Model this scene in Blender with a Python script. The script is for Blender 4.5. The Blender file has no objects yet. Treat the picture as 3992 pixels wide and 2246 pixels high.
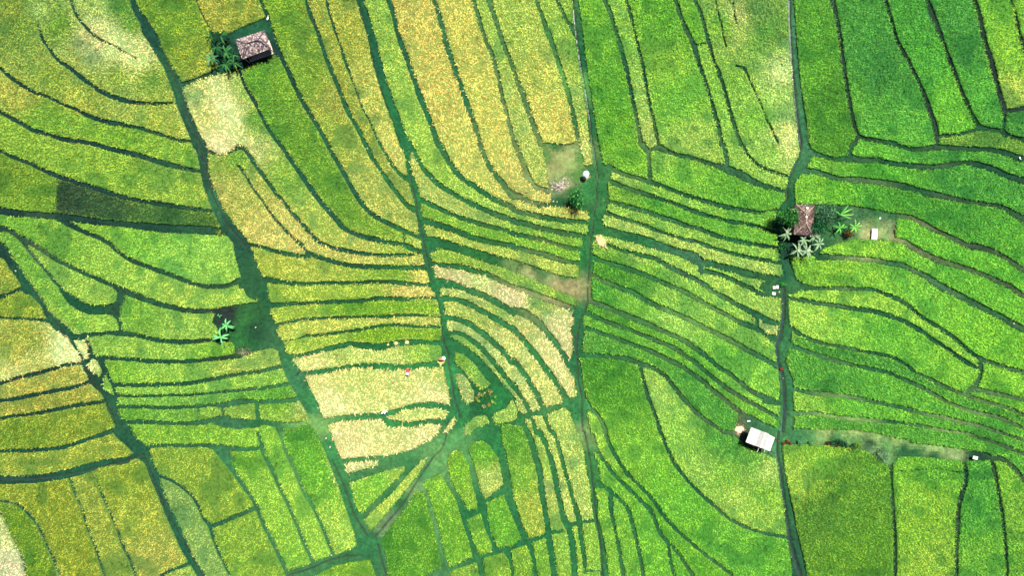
import bpy, bmesh, math, random
import numpy as np
from mathutils import Vector, Matrix
# ---------------------------------------------------------------- camera
SW, SH = 3992, 2246                    # photograph size in pixels
GS = 128.8 / SW                        # metres on the ground per photo pixel
CH = 86.4                              # camera height over the canopy plane
ZP = 0.5
scn = bpy.context.scene
col = scn.collection
cam = bpy.data.cameras.new('camera'); camo = bpy.data.objects.new('camera', cam); col.objects.link(camo)
camo.location = (0, 0, CH + ZP); camo.rotation_euler = (0, 0, 0)
cam.sensor_width = 36; cam.lens = 36 * CH / 128.8; cam.clip_start = 1; cam.clip_end = 2000
scn.camera = camo
# ---------------------------------------------------------------- light
SUN_EL, SUN_AZ = 66, 30               # elevation; azimuth clockwise from north (+Y)
w = bpy.data.worlds.new('World'); scn.world = w; w.use_nodes = True
nt = w.node_tree
sky = nt.nodes.new('ShaderNodeTexSky'); sky.sky_type = 'NISHITA'; sky.sun_disc = False
sky.sun_elevation = math.radians(SUN_EL); sky.sun_rotation = math.radians(SUN_AZ)
nt.nodes['Background'].inputs[1].default_value = 0.05
nt.links.new(sky.outputs[0], nt.nodes['Background'].inputs[0])
sl = bpy.data.lights.new('sun', 'SUN'); sl.energy = 5.0; sl.angle = math.radians(0.5); sl.color = (1, .96, .88)
so = bpy.data.objects.new('sun', sl); col.objects.link(so)
a, e = math.radians(SUN_AZ), math.radians(SUN_EL)
so.rotation_euler = Vector((math.sin(a)*math.cos(e), math.cos(a)*math.cos(e), math.sin(e))).to_track_quat('Z', 'Y').to_euler()
scn.view_settings.view_transform = 'Standard'; scn.view_settings.look = 'None'
scn.view_settings.exposure = 2.22; scn.view_settings.gamma = 1
KA = 0.48                              # albedo per unit of photographed (linear) colour
GA = 0.15
TURF_D, CROP_D = 55, 70
# ---------------------------------------------------------------- traced bunds, paths and plots
# bund and path centre lines, tile by tile: "x,y[,width] ..." ; P = bare/grassy ground polygon ; F = small planted plot polygon
TRACE = {
'A': """
1325,0,65 1370,110,80 1432,200,95 1475,300,125 1540,400,115 1580,500,100 1655,620,90 1715,740,105 1770,860,125 1797,960,110 1825,1060,110 1880,1200,105 1955,1370,110 1985,1448,125
710,0,35 725,60 760,140 805,210 860,270 920,335 1000,395 1070,430,35 1130,455,25 1210,500,30 1290,550,30 1355,575,18
362,180,18 375,250,30 400,330 430,400,40 480,470 540,560,45 610,620 700,680,50 780,750 870,820 950,880,50 1040,930 1130,970 1230,1000,55 1330,1025,50 1440,1030,35 1560,1040,35 1690,1030,22 1790,1020,22
0,680,35 70,750,45 160,815 260,880,45 350,930,35 450,960 560,1010 660,1060 760,1095 860,1150,50 960,1190 1060,1220 1180,1240 1300,1265,40 1400,1280 1500,1315 1620,1350 1720,1385 1820,1410,40 1930,1415,25
0,1120,45 80,1170 180,1220,50 280,1280 390,1325 480,1350,50 590,1385 700,1410 810,1420,50 900,1435 1000,1462
1970,0,22 2000,80 2040,160 2080,240 2110,300,25 2120,350
1820,850,70 1950,800,50 2060,755 2160,715,70 2260,670,90
2400,690,30 2440,820,40 2480,900,40 2530,980,45 2576,1060,45
P 2100,300 2180,330 2290,325 2400,270 2500,225 2590,195 2700,160 2700,640 2590,620 2460,690 2350,730 2160,740 2180,650 2110,480
""",
'B': """
40,0,45 75,90,45 110,160,45 125,230,50 150,330,60 190,460,70 250,580,50 310,700,55 370,840,50 430,960,55 500,1090,50 570,1200,55 640,1310,50 710,1448,55
P -60,220 0,200 90,160 130,220 200,430 240,570 150,560 80,570 0,605 -60,610
0,1070,35 45,1160,40 110,1280,50 170,1370,50 235,1448,50
500,0,45 530,130,45 570,220,40 620,350,45 660,470,45 710,620,45 760,740,50 820,880,50 880,1040,50 940,1160,50 1010,1280,50 1090,1448,50
700,0,35 730,130,35 780,290,30 830,430,25 880,590,35 930,720,30 980,860,25 1010,940,30 1050,1060,25 1120,1190,25 1170,1300,25 1235,1448,28
1040,0,85 1085,150,90 1130,300,85 1165,420,90 1190,560,100 1230,700,95 1270,840,100 1310,960,100 1350,1080,100 1400,1200,100 1440,1320,105 1490,1448,120
1325,0,60 1365,110,55 1405,280,55 1445,420,60 1500,560,60 1535,660,60 1580,790,60 1620,920,60 1665,1030,60 1720,1160,60 1770,1300,60 1820,1448,60
1780,0,50 1825,130,50 1865,280,55 1900,430,60 1950,580,60 1995,720,60 2045,850,60 2090,980,60 2140,1130,60 2190,1260,55 2240,1448,60
2175,0,50 2215,120,45 2260,280,45 2310,420,45 2360,540,50 2400,680,55 2440,860,45 2470,1010,45 2510,1150,45 2560,1330,45 2580,1400
2330,0,60 2370,110,55 2410,230,50 2450,350,50 2500,490,50 2550,610,50 2576,680,50
""",
'C': """
0,690,35 40,800,55 90,930,60 140,1070,60 190,1220,60 260,1400,60 280,1448,60
5,1390,40 15,1448,45
235,0,45 290,150,45 330,270,50 380,400,55 430,540,50 470,670,50 510,800,50 550,930,50 590,1090,45 615,1220,55 640,1330,55 645,1448,70
440,0,40 490,100,40 535,190,35 580,250,50 620,330,60
625,0,75 652,280,85 680,500,85 717,750,85 750,980,85 785,1200,85 815,1448,100
920,0,50 970,110,45 1010,230,45 1050,360,45 1080,480,50 1120,620,50 1150,740,50 1175,870,40 1200,990,45 1230,1130,40 1260,1290,45 1285,1448,50
1135,0,40 1170,110,40 1205,240,35 1240,390,35 1275,540,35 1310,690,40 1340,880,35 1370,1040,35 1410,1210,40 1450,1400,40 1462,1448,40
1630,0,55 1690,170,50 1750,310,55 1810,440,65 1850,570,50 1890,700,45 1950,870,40 2000,1030,40 2020,1130,50 2060,1250,45 2085,1380,45 2090,1448,50
1810,450,25 1870,440,25 1930,430,25 1975,430,25
1830,0,40 1890,140,40 1930,290,40 1970,430,45 2010,580,40 2060,700,45 2110,850,40 2150,1000,40 2190,1150,45 2240,1310,45 2290,1448,45
2035,0,20 2060,130,25 2090,230,30 2110,340,25 2140,460,20
2210,0,15 2225,150,26 2245,230,15
2240,650,25 2330,690,42 2370,780,25 2430,920,28 2480,1020,22 2530,1150,22 2576,1270,22
""",
'D': """
232,0,70 250,300,80 275,650,85 310,1000,100 345,1250,110 370,1448,110
650,0,55 685,120,50 710,240,45 735,400,40 755,580,50 780,750,45 810,930,45 840,1100,45 870,1230,50 900,1330,50 960,1380,40 1060,1400,50 1180,1420,50 1300,1440,50
910,1370,50 870,1448,50
1190,0,40 1230,130,40 1270,270,40 1310,410,45 1370,520,55 1430,640,50 1500,770,50 1550,880,45 1610,1040,60 1650,1160,60 1690,1280,60 1700,1390,55 1700,1470,40
1610,0,50 1660,140,70 1720,290,60 1780,450,45 1830,590,50 1900,770,50 1950,910,55 2010,1040,55 2060,1150,50 2120,1250,60 2200,1290,60 2330,1310,50 2400,1350,60
1700,1370,40 1800,1355,40 1930,1345,40 2060,1310,40 2120,1290,50
2085,0,50 2130,140,60 2160,290,60 2190,420,60 2240,580,70 2280,720,70 2310,850,60 2350,980,60 2380,1090,60 2380,1200,40 2370,1310,40
2380,1110,50 2480,1100,45 2576,1080,60
2450,0,35 2490,120,35 2520,270,45 2560,420,45 2580,500,40
2370,1310,40 2450,1370,50 2576,1400,60
20,1230,22 50,1310,26 110,1430,26
""",
'E': """
1000,15,55 1130,50 1280,85 1420,120,60 1560,165,60 1700,205 1850,240,50 1990,268,35 2040,275,30
2005,0,120 2030,120,110 2050,250,100 2080,400,100 2130,530,110 2190,660,120 2260,780,130 2330,880,140 2400,970,150 2440,1080,190 2490,1250,200 2530,1380,220 2560,1448,230
0,60,35 80,110,40 180,150,40 290,190,45 400,245,45 500,290,50 600,330,50 700,360,50 800,395,55 920,430,55 1040,470,55 1160,510,50 1300,545,50 1450,575,50 1600,600,55 1750,620,50 1900,645,45 2110,665,35
582,330,11 572,520,10 560,715,11
0,665,80 130,690,80 300,705,70 450,715,70 600,725,75 750,745,75 900,770,70 1050,785,70 1200,800,65 1400,820,80 1600,840,90 1800,850,90 2000,860,90 2170,870,90 2300,880,80
570,750,50 680,800,60 780,850,55 880,895,50 1000,945,50 1080,990,50 1150,1050,45 1210,1105,45 1300,1160,50 1400,1200,50 1500,1240,50 1640,1290,50 1800,1350,50 1950,1405,45 2080,1430,50 2200,1430,50 2300,1415,50 2400,1370,60
0,850,70 80,860,60 170,920,55 260,970,70 350,1020,55 450,1090,50 560,1160,50 680,1220,50 800,1275,50 920,1330,50 1050,1385,50 1180,1440,50
170,930,40 220,990,40 280,1060,45 350,1150,45 430,1240,40 500,1330,40 560,1400,40 610,1448,40
0,1060,150 60,1120,110 120,1220,100 180,1300,100 240,1390,110 270,1448,120
2030,70,40 2100,75,40 2170,95,30 2230,100,20 2320,70,30 2400,20,50
2380,210,25 2410,240,30 2470,330 2520,420 2576,490
2400,20,50 2460,60,50 2510,130,50 2550,200,40 2576,240,40
2440,1010,60 2576,1020,40
""",
'F': """
235,0,50 310,110,55 400,240,55 480,360,60 560,470,60 640,580,60 720,670,60 800,760,55 870,840,55 960,890,50 1080,930,55 1200,960,60 1350,990,50 1480,1010,50 1560,1050,60 1640,1080,60
710,0,50 780,130,50 850,250,50 930,400,50 990,500,50 1060,600,55 1130,680,50 1250,760,55 1370,820,55 1480,870,50 1580,910,50 1660,950,50
1100,0,55 1150,120,50 1230,240,45 1320,370,50 1400,480,50 1490,590,50 1570,650,60 1640,690
1240,0,30 1300,110,35 1370,220,45 1440,300,40 1500,340,60 1540,340
1500,0,120 1510,80,70 1520,180,55 1530,280,60 1555,370,80 1590,470,85 1610,570,70 1625,680,65 1640,780,60 1660,880,80 1680,980,70 1700,1080,80 1720,1180,90 1750,1260,90 1770,1350,80 1790,1448,80
1530,0,80 1590,90,50 1640,190,50 1690,270,50 1760,340,60 1840,410,55 1930,470,55 2030,530,50 2150,590,55 2280,650,55 2420,710,60 2576,765,60
1840,0,60 1880,90,60 1940,190,60 2010,290,60 2100,370,60 2200,430,55 2300,500,60 2400,560,60 2500,600,60 2576,640,60
2250,0,65 2290,120,60 2340,220,60 2400,310,60 2470,400,70 2540,490,60 2576,530,60
1620,540,60 1700,580,50 1800,630,50 1950,700,50 2100,755,50 2250,800,50 2400,840,50 2576,890,50
1650,760,70 1750,790,70 1880,830,70 2000,870,65 2150,930,65 2300,970,65 2450,1000,60 2576,1020,60
1700,960,90 1800,990,130 1900,1010,100 2000,1040,95 2100,1070,100 2300,1135,105 2450,1180,110 2576,1215,120
1720,1050,90 1780,1060,60
1760,1200,50 1900,1220,50 2050,1230,60 2150,1260,60 2300,1300,55 2400,1345,50 2500,1400,50 2576,1430,50
1790,1390,110 1900,1400,90 2000,1415,80 2060,1438,70
0,1020,40 100,1050,40 200,1080,45 320,1105,45 430,1125,45 520,1125,60
0,500,30 60,570,30 120,670,30 190,760,35 270,850,35 350,930,35 430,1000,40 500,1080,40 560,1110,50 640,1140,50 740,1170,50 850,1200,50 1000,1225,50 1150,1230,50 1300,1235,50 1450,1240,50 1600,1240,60 1720,1240,60
0,230,45 60,310,45 140,420,45 200,510,45 270,580,45 350,690,45 440,780,50 520,880,50 600,960,50 700,1020,50 850,1060,50 1000,1090,45 1150,1110,45 1300,1115,45 1450,1115,40 1570,1110,30
1475,900,30 1480,960,20 1490,1010,25
90,1360,70 250,1385,50 400,1400,45 550,1400,40 750,1395,40 900,1395,40 1050,1390,40 1200,1380,40 1350,1385,45 1500,1400,45 1650,1410,45 1740,1410,50
P -100,1180 0,1230 55,1305 100,1370 90,1460 -200,1460
""",
'G': """
P 300,100 290,20 520,10 640,-10 665,-10 690,60 715,190 730,215 795,195 775,-10 865,-10 905,180 990,260 985,340 955,410 965,560 940,640 895,750 930,830 840,900 800,950 800,1050 815,1180 800,1300 785,1470 655,1470 655,1210 665,1060 700,1000 690,950 740,910 750,830 755,690 600,640 370,630 370,470 340,400 335,250
290,0,50 510,15,50 640,0,40
20,0,60 60,100,60 110,230,65 160,350,65 220,430,65 310,460,60 370,480,50
0,490,70 80,540,70 180,590,65 300,610,60 370,615,60
0,655,60 120,690,60 250,720,60 400,750,60 540,770,60 680,780,50 750,790,40
0,775,60 130,800,60 260,840,60 400,870,60 540,900,65 680,920,60 740,930,40
0,900,50 150,930,50 300,960,45 430,1000,45 560,1040,45 670,1050,40
0,1035,60 120,1060,60 250,1090,60 400,1140,60 540,1180,55 650,1190,50
0,1220,120 150,1270,130 300,1330,140 450,1385,150 600,1430,180
1310,0,60 1350,60,50 1360,150,50 1370,260,45 1375,350,45
1320,50,50 1400,55,50 1465,30,70 1560,75,55 1680,110,50 1800,135,50 1950,185,50 2050,215,60 2150,250,90 2280,300,90 2400,370,80 2500,410,60 2600,440,60
2115,0,40 2135,80,45 2145,160,45 2150,220,50
2300,0,40 2350,90,40 2420,170,35 2500,230,35 2576,265,35
960,220,60 1050,270,55 1150,310,50 1260,340,50 1380,380,60 1500,420,50 1650,480,50 1800,530,50 1950,580,55 2100,620,50 2250,650,50 2400,670,45 2470,685,35 2576,668,24 2640,655,40
985,380,60 1080,415,55 1200,460,50 1330,500,50 1450,540,45 1600,590,50 1750,650,50 1900,700,45 2050,740,40 2200,780,45 2350,800,45 2500,840,40 2576,870,40
960,575,50 1060,600,55 1200,640,55 1350,680,55 1480,730,55 1620,770,55 1750,820,50 1900,860,50 2050,920,50 2200,960,50 2350,990,50 2500,1015,45 2576,1030,40
940,690,50 1050,730,45 1150,760,45 1280,800,40 1400,850,40 1550,900,35 1700,950,40 1850,980,40 2000,1040,40 2150,1080,40 2300,1120,45 2450,1150,45 2576,1175,45
850,870,110 950,875,100 1100,920,100 1250,950,110 1400,1000,110 1550,1050,90 1700,1095,90 1830,1150,120 1900,1190,90 2000,1200,80 2100,1230,80 2250,1270,80 2400,1310,80 2576,1350,70
1890,1270,60 2000,1290,50 2100,1320,50 2200,1360,50 2300,1410,50 2400,1448,50
1890,1230,50 1880,1280,50
790,930,40 830,965,40 880,1010,40 960,1010,40 1050,1050,45 1150,1080,45 1260,1110,50 1360,1130,50 1450,1160,50 1550,1220,60 1650,1270,60 1750,1320,60 1850,1370,55 1950,1430,55
800,1130,60 860,1160,50 960,1190,50 1080,1230,60 1200,1270,60 1320,1310,60 1450,1370,55 1600,1430,55
770,1280,50 830,1330,45 900,1370,50 980,1400,55 1060,1440,50
""",
'H': """
P 170,600 300,590 400,600 600,600 850,610 1000,630 1200,670 1330,700 1310,760 1290,870 1290,930 1330,960 1240,975 1090,965 940,960 850,960 700,1000 560,1050 520,1110 300,1130 130,1130 100,900 100,650
P -60,1390 0,1360 200,1340 280,1448 280,1510 60,1500 0,1500 -90,1448
375,0,110 385,100,130 340,200,130 290,270,120 240,370,90 225,480,95 230,570,110 200,640,150
130,800,170 140,950,100 160,1080,110 185,1200,110 215,1300,120 250,1448,120
1180,-20,50 1300,10,50 1400,35,50 1520,50,60 1700,30,60 1850,35,55 2050,45,55 2250,55,60 2400,90,70 2500,130,80 2576,150,80
850,0,50 830,60,50 830,120,70
440,80,80 560,120,50 700,150,50 830,140,90 950,160,65 1100,155,60 1250,190,60 1400,210,70 1550,225,70 1700,225,65 1850,200,60 1970,180,50 2100,200,70 2250,240,70 2400,310,70 2576,370,80
370,270,80 470,270,60 600,310,60 720,345,60 850,355,70 1000,365,70 1150,385,70 1300,410,80 1450,440,70 1600,490,80 1750,520,70 1900,550,60 2050,580,50 2200,600,50 2350,630,60 2450,680,70 2576,760,80
1330,720,60 1450,740,60 1570,800,65 1700,870,60 1850,940,60 2000,1010,70 2150,1040,70 2300,1090,60 2450,1180,60 2576,1270,60
1270,950,60 1380,980,60 1450,1030,70 1560,1090,75 1680,1150,75 1800,1190,70 1950,1235,60 2050,1265,60 2200,1320,50 2300,1370,60 2450,1430,60
500,1130,70 650,1135,70 800,1140,60 950,1155,60 1100,1165,60 1200,1190,65 1350,1215,65 1450,1260,60 1580,1320,70 1680,1390,80 1780,1448,90
250,1340,60 330,1400,50 450,1440,45 600,1448,35 800,1445,35 950,1455,35
20,265,35 80,280,30 200,320,35
0,420,50 60,440,50 130,465,50 190,470,40
20,1175,40 60,1190,30 120,1190,40
20,1025,35 100,1040,30
20,870,40 110,890,40
0,1340,80 100,1350,70 180,1340,60
""",
'I': """
1150,-10,50 1250,30,70 1350,70,70 1480,120,60 1600,160,60 1720,190,60 1850,220,60 2000,230,50 2150,225,50 2300,205,60 2450,180,60 2560,160,50
0,85,50 80,60,40 160,25,45 230,-5,50
285,0,110 360,80,80 430,170,70 480,270,90 540,340,110 610,410,110 690,470,90 740,490,70 820,490,70
690,500,60 740,590,35 800,680,40 825,760,60 885,850,75 950,940,110 1020,1030,80 1095,1120,110 1120,1200,120 1160,1300,100 1200,1370,130 1240,1448,170
0,295,30 130,300,30 260,305,30 420,320,40 460,330
840,500,60 870,560,50 890,640,60 890,700,60 850,740,60
820,480,60 900,465,45 1000,460,45 1100,450,45 1200,455,60 1350,470,50 1480,500,50 1600,525,50 1750,540,50 1900,540,45 2050,525,45 2140,520,40 2200,540,60
600,10,40 680,90,90 760,150,110 850,200,110 950,215,100 1050,215,100 1150,180,80 1200,120,90 1210,40,90 1170,0,60
1100,240,60 1170,290,50 1200,370,50 1210,450,50
1180,170,60 1180,290
860,520,50 890,600,50 920,680,50 970,710,60 1010,780,40 1030,860,50 1000,930,80
960,700,50 1060,700,45 1200,710,45 1350,720,45 1500,735,50 1650,740,50 1800,740,45 1950,730,45 2100,715,45 2250,700,50 2400,680,60
1040,740,40 1060,830,40 1090,910,40 1130,970,50 1155,1060,50 1160,1130,60
1140,965,45 1300,975,45 1450,975,45 1600,970,45 1750,965,45 1900,955,45 2050,930,45 2200,900,45 2350,870,45 2480,850,45 2576,845,40
1160,1075,40 1300,1085,30 1450,1085,30 1600,1080,30 1800,1075,30 2000,1065,30 2150,1050,30 2300,1035,35 2450,1020,35 2576,1010,35
1170,1190,40 1350,1190,40 1550,1200,40 1750,1200,40 1950,1190,45 2100,1175,40 2250,1170,60 2400,1145,60 2576,1135,50
1230,1340,45 1400,1345,45 1550,1350,40 1700,1360,40 1900,1360,45 2050,1345,60 2200,1310,60 2300,1320,70
P 2080,1340 2180,1310 2300,1300 2450,1310 2600,1330 2600,1400 2400,1420 2250,1410 2160,1380
1990,1200,40 1985,1290,25 1985,1350,25
0,950,45 150,910,45 300,870,45 420,840,45 560,800,45 680,765,45 790,745,40
0,1130,40 150,1110,45 300,1080,45 450,1050,45 600,1020,45 750,990,45 870,950,40 950,935,40
0,1310,35 100,1290,35 250,1270,40 400,1250,45 550,1220,45 700,1190,45 850,1165,45 1000,1145,40 1090,1130,40
2230,1200,30 2240,1290,30
P 2150,250 2330,200 2560,165 2600,60 2600,-10 2690,-10 2700,100 2730,170 2720,250 2780,350 2790,460 2860,540 2870,640 2790,640 2720,600 2576,640 2400,700 2350,690 2350,600 2330,550 2140,520 2190,460 2170,400 2120,340
""",
'J': """
250,620,90 285,720,110 345,830,150 418,950,170 470,1060,155 540,1180,150 590,1290,140 628,1390,135 665,1448,130
150,170,60 300,160,45 450,150,40 600,145,40 750,135,40 900,135,45 1050,125,45 1200,105,45 1350,100,45 1530,110,40 1600,100,20 1700,95,25 1800,95,30
100,390,40 200,370,40 300,345,40 400,325,40 550,305,35 700,300,35 850,295,35 1000,290,35 1150,285,35 1300,285,35 1450,270,35 1600,270,35 1680,275,30 1760,285,11 1870,290,11
190,540,14 290,530,14 400,510,12 510,475,30 600,475,35 750,455,35 900,435,35 1050,415,35 1200,385,35 1350,370,35 1500,375,35 1650,385,35 1830,390,30
330,690,60 450,680,45 600,640,50 750,600,55 870,575,55 950,560,60 1100,580,80 1250,590,80 1400,560,70 1550,540,60 1700,545,55 1850,550,60
1810,0,60 1825,80,60 1850,170,60 1865,250,55 1880,350,70 1895,450,90 1900,540,110 1915,640,130 1925,740,130 1935,840,115 1960,960,115 1985,1060,110 2000,1150,130 2040,1250,160 2030,1340,170
P 1900,520 1930,480 2020,530 2120,590 2250,700 2350,810 2450,920 2520,1010 2600,1100 2600,1448 1900,1460 1930,1400 1990,1290 1930,1100 1900,900 1880,700
2060,-10,75 2150,25,75 2300,85,70 2420,150,65 2500,195,65 2576,250,65
1850,110,70 1930,100,60 2030,120,60 2150,170,65 2300,250,65 2450,335,65 2576,415,65
1890,290,60 2030,315,60 2150,370,60 2250,440,65 2350,520,65 2450,615,65 2576,755,65
1900,440,50 2050,460,45 2150,520,50 2250,595,55 2350,710,55 2450,835,55 2576,990,55
480,860,60 650,840,55 850,810,55 1000,790,60 1200,785,70 1350,795,75 1500,800,70 1650,780,75 1800,765,80 1880,750,80
680,1330,60 850,1310,60 1050,1290,60 1250,1280,70 1400,1240,60 1550,1200,60 1700,1175,60 1850,1180,60 1950,1210,80
0,845,45 100,820,45 240,790,45
0,1015,40 100,1000,40 200,980,40 330,960,40
0,1150,60 120,1140,50 250,1135,50 400,1120,50
0,1170,50 5,1260,50 20,1340,70
-20,1370,70 60,1350,60 200,1370,60 350,1380,60 520,1350,50 560,1380
P -180,1300 -100,1310 0,1330 20,1380 0,1400 -180,1420
P 690,1330 1290,1290 1600,1200 1800,1190 1900,1200 2000,1260 2010,1480 660,1480
F 1310,1310 1450,1250 1600,1215 1800,1215 1910,1240 1880,1300 1700,1320 1550,1345 1400,1330
F 1995,650 2065,660 2150,730 2220,810 2290,900 2345,960 2310,1000 2250,1020 2190,960 2130,880 2040,790 1990,740
F 2000,860 2060,860 2120,920 2180,1050 2180,1140 2100,1165 2060,1100 2020,980
F 2085,1470 2090,1380 2200,1290 2310,1290 2340,1350 2200,1410 2140,1470
F 2370,1290 2410,1250 2500,1210 2570,1120 2620,1230 2610,1310 2540,1340 2400,1365
""",
'K': """
P 655,-10 785,-10 800,110 755,160 740,240 710,290 715,380 720,430 700,560 700,640 665,700 690,830 700,950 730,1080 790,1190 750,1230 760,1330 775,1460 640,1460 600,1350 560,1240 530,1220 500,1170 560,1110 635,1090 610,900 570,720 600,620 575,420 590,250 640,160
1060,-8,50 1150,20,60 1250,70,60 1350,130,60 1450,180,60 1550,220,60 1650,265,55 1750,310,60 1850,360,60 1950,410,50 2050,455,55 2150,510,55 2250,560,60 2350,620,60 2450,670,60 2576,740,60 2640,780,60
1600,-18,55 1700,20,55 1780,70,50 1870,120,55 1950,170,55 2050,220,50 2150,270,45 2250,330,55 2350,370,60 2430,400,60 2500,440,50 2576,500,50 2645,540,50
1950,-18,50 2020,40,55 2120,90,60 2220,150,60 2320,200,60 2430,260,80 2500,290,60 2576,330,60 2650,350,60
2400,10,50 2470,50,60 2560,75,30
2450,260,40 2450,330,50 2440,400,50
790,140,60 880,170,70 980,210,60 1080,250,60 1180,290,60 1300,340,65 1400,380,60 1500,430,55 1600,470,55 1700,520,60 1800,580,60 1880,640,60 1960,700,55 2060,790,50 2160,850,45 2260,930,45 2360,1010,50 2460,1070,60 2576,1110,60 2650,1150,60
740,250,60 850,300,50 950,340,50 1050,380,55 1150,410,50 1250,450,45 1350,490,45 1450,530,50 1550,570,50 1650,620,55 1750,690,50 1850,760,55 1950,850,50 2050,930,50 2150,1010,50 2250,1070,50 2350,1130,50 2450,1180,50 2576,1250,55 2645,1300,55
710,400,50 800,420,50 900,460,45 1000,490,50 1100,530,50 1200,570,50 1300,600,50 1400,640,55 1500,690,50 1600,740,55 1700,790,55 1800,860,50 1900,930,55 2000,1020,55 2100,1100,50 2200,1180,50 2300,1260,60 2400,1310,60 2500,1370,60 2576,1400,60 2650,1440,60
680,670,50 800,675,50 900,680,50 1000,690,50 1100,700,55 1200,730,55 1290,760,60 1380,790,50 1470,840,45 1550,910,50 1620,1000,50 1700,1100,50 1780,1190,50 1860,1270,50 1960,1340,40 2060,1410,35 2110,1448,40 2200,1460,40
1280,780,45 1300,870,40 1320,970,40 1350,1070,45 1390,1180,40 1430,1290,40 1460,1380,40 1480,1448,40
770,1210,60 840,1270,50 890,1340,45 930,1448,45
P 2250,1260 2330,1300 2450,1350 2576,1390 2600,1480 2190,1480 2230,1390 2250,1330
0,-5,60 100,25,70 250,75,70 400,130,70 540,185,70 620,210,70
420,-10,50 520,25,50 600,60,50 660,90,50
0,220,75 100,245,80 190,300,85 270,370,80 350,470,75 430,570,75 500,680,75 560,760,80 610,850,80
0,410,65 100,515,65 200,645,70 300,780,70 400,915,70 480,1030,70 540,1140,80
0,725,65 100,850,60 195,1000,55 255,1110,60 300,1220,70
0,970,60 80,1090,50 145,1200,50 170,1260,50
130,1265,50 200,1260,50 300,1240,80 400,1210,60 500,1180,60
P -20,1110 0,1110 40,1190 90,1260 150,1265 120,1310 150,1460 -20,1460
150,1290,60 190,1320,40 215,1400,40 235,1460,50
310,1240,60 330,1330,40 385,1460,45
""",
'L': """
100,-2,45 98,80,45 98,180,55 95,260,85 80,330,85 78,400,60 90,470,70 110,550,85 105,620,80 110,700,90 110,818,80
110,5,25 150,5,25 300,0,22 450,5,20 580,5,25 660,30,25 740,60,28 800,100,28 860,150,25 920,190,25 1000,240,28 1070,290,25 1140,350,25 1210,400,30 1290,430,28 1370,455,28 1460,480,28
100,50,25 140,60,25 200,68,30 300,88,28 400,100,28 480,115,28 600,130,30 700,160,28 780,190,28 860,235,28 930,285,28 1000,330,28 1070,380,28 1140,425,28 1190,450,25 1210,410,25
135,225,25 200,270,25 300,310,22 400,330,20 500,350,22 600,370,22 700,390,22 780,430,22 850,485,22 930,520,25 1000,555,25 1080,590,25 1160,620,25 1240,645,25 1330,670,25 1400,695,22 1460,725,22
120,320,35 200,350,28 290,380,28 400,415,28 500,440,25 600,460,25 700,485,22 780,520,25 860,555,25 940,600,25 1020,645,25 1100,680,25 1200,710,25 1300,730,25 1390,765,25 1456,800,25
160,575,25 250,595,30 370,605,30 480,620,30 600,645,28 700,665,25 800,690,25 900,715,25 1000,735,25 1100,760,25 1200,780,25 1300,810,22 1330,820
160,710,30 260,710,25 350,725,25 450,740,25 550,748,28 650,755,25 750,765,20 850,780,22 950,800,20 1050,815,20
1220,430,22 1205,500,28 1175,560,40 1130,600,30
1170,570,30 1250,590,30 1330,605,28 1460,635,28
1385,-8,30 1420,20,35 1460,50,30
1006,0,45 1080,35,40 1160,80,42 1240,120,40 1320,160,40 1400,205,45 1460,235,45
P -40,-30 60,-30 75,60 40,55 -20,35
P -30,165 10,180 50,195 55,215 -30,200
0,270,20 50,280,30
P -30,628 0,630 60,650 60,670 -30,655
P -10,700 50,715 60,735 -10,712
""",
'M': """
0,110,22 150,108,25 250,100,28 350,90,25 430,65,25 520,35,25 610,5,30 640,-5,30
690,0,100 745,60,80 800,110,90 840,170,60 870,250,60 905,340,50 950,450,50 1000,560,55 1045,660,55 1090,740,50 1140,818,45
0,275,50 150,272,50 280,258,50 400,235,55 500,205,50 600,175,45 700,165,40 760,140,40 800,120,60
395,270,20 420,350,20 460,440,20 490,540,22 530,640,20 560,730,22 590,818,20
530,225,6 550,290,15 570,350,20 620,460,20 660,560,20 700,660,22 740,750,22 765,818,22
0,395,15 50,400,18 110,425,20 170,480,25 220,550,22 260,640,22 300,730,22 335,818,20
0,460,8 40,560,12 80,630,15 110,690,18 130,760,18 140,818,18
880,240,30 900,250,25 960,275,22 1020,310,22 1080,360,25 1120,420,22 1150,490,22 1190,540,30 1210,610,25 1240,690,22 1280,770,22 1300,818,22
1190,540,30 1260,515,28 1340,480,28 1400,455,28 1456,430,28
1220,85,40 1270,150,50 1310,210,35 1360,280,32 1400,340,28 1440,400,28 1456,440,28
1290,120,40 1320,160,25
850,85,28 950,78,22 1050,80,25 1150,78,25 1220,85,40 1300,95,35 1380,100,28 1456,95,30
910,815,20 980,785,22 1060,755,22 1080,740
""",
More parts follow.
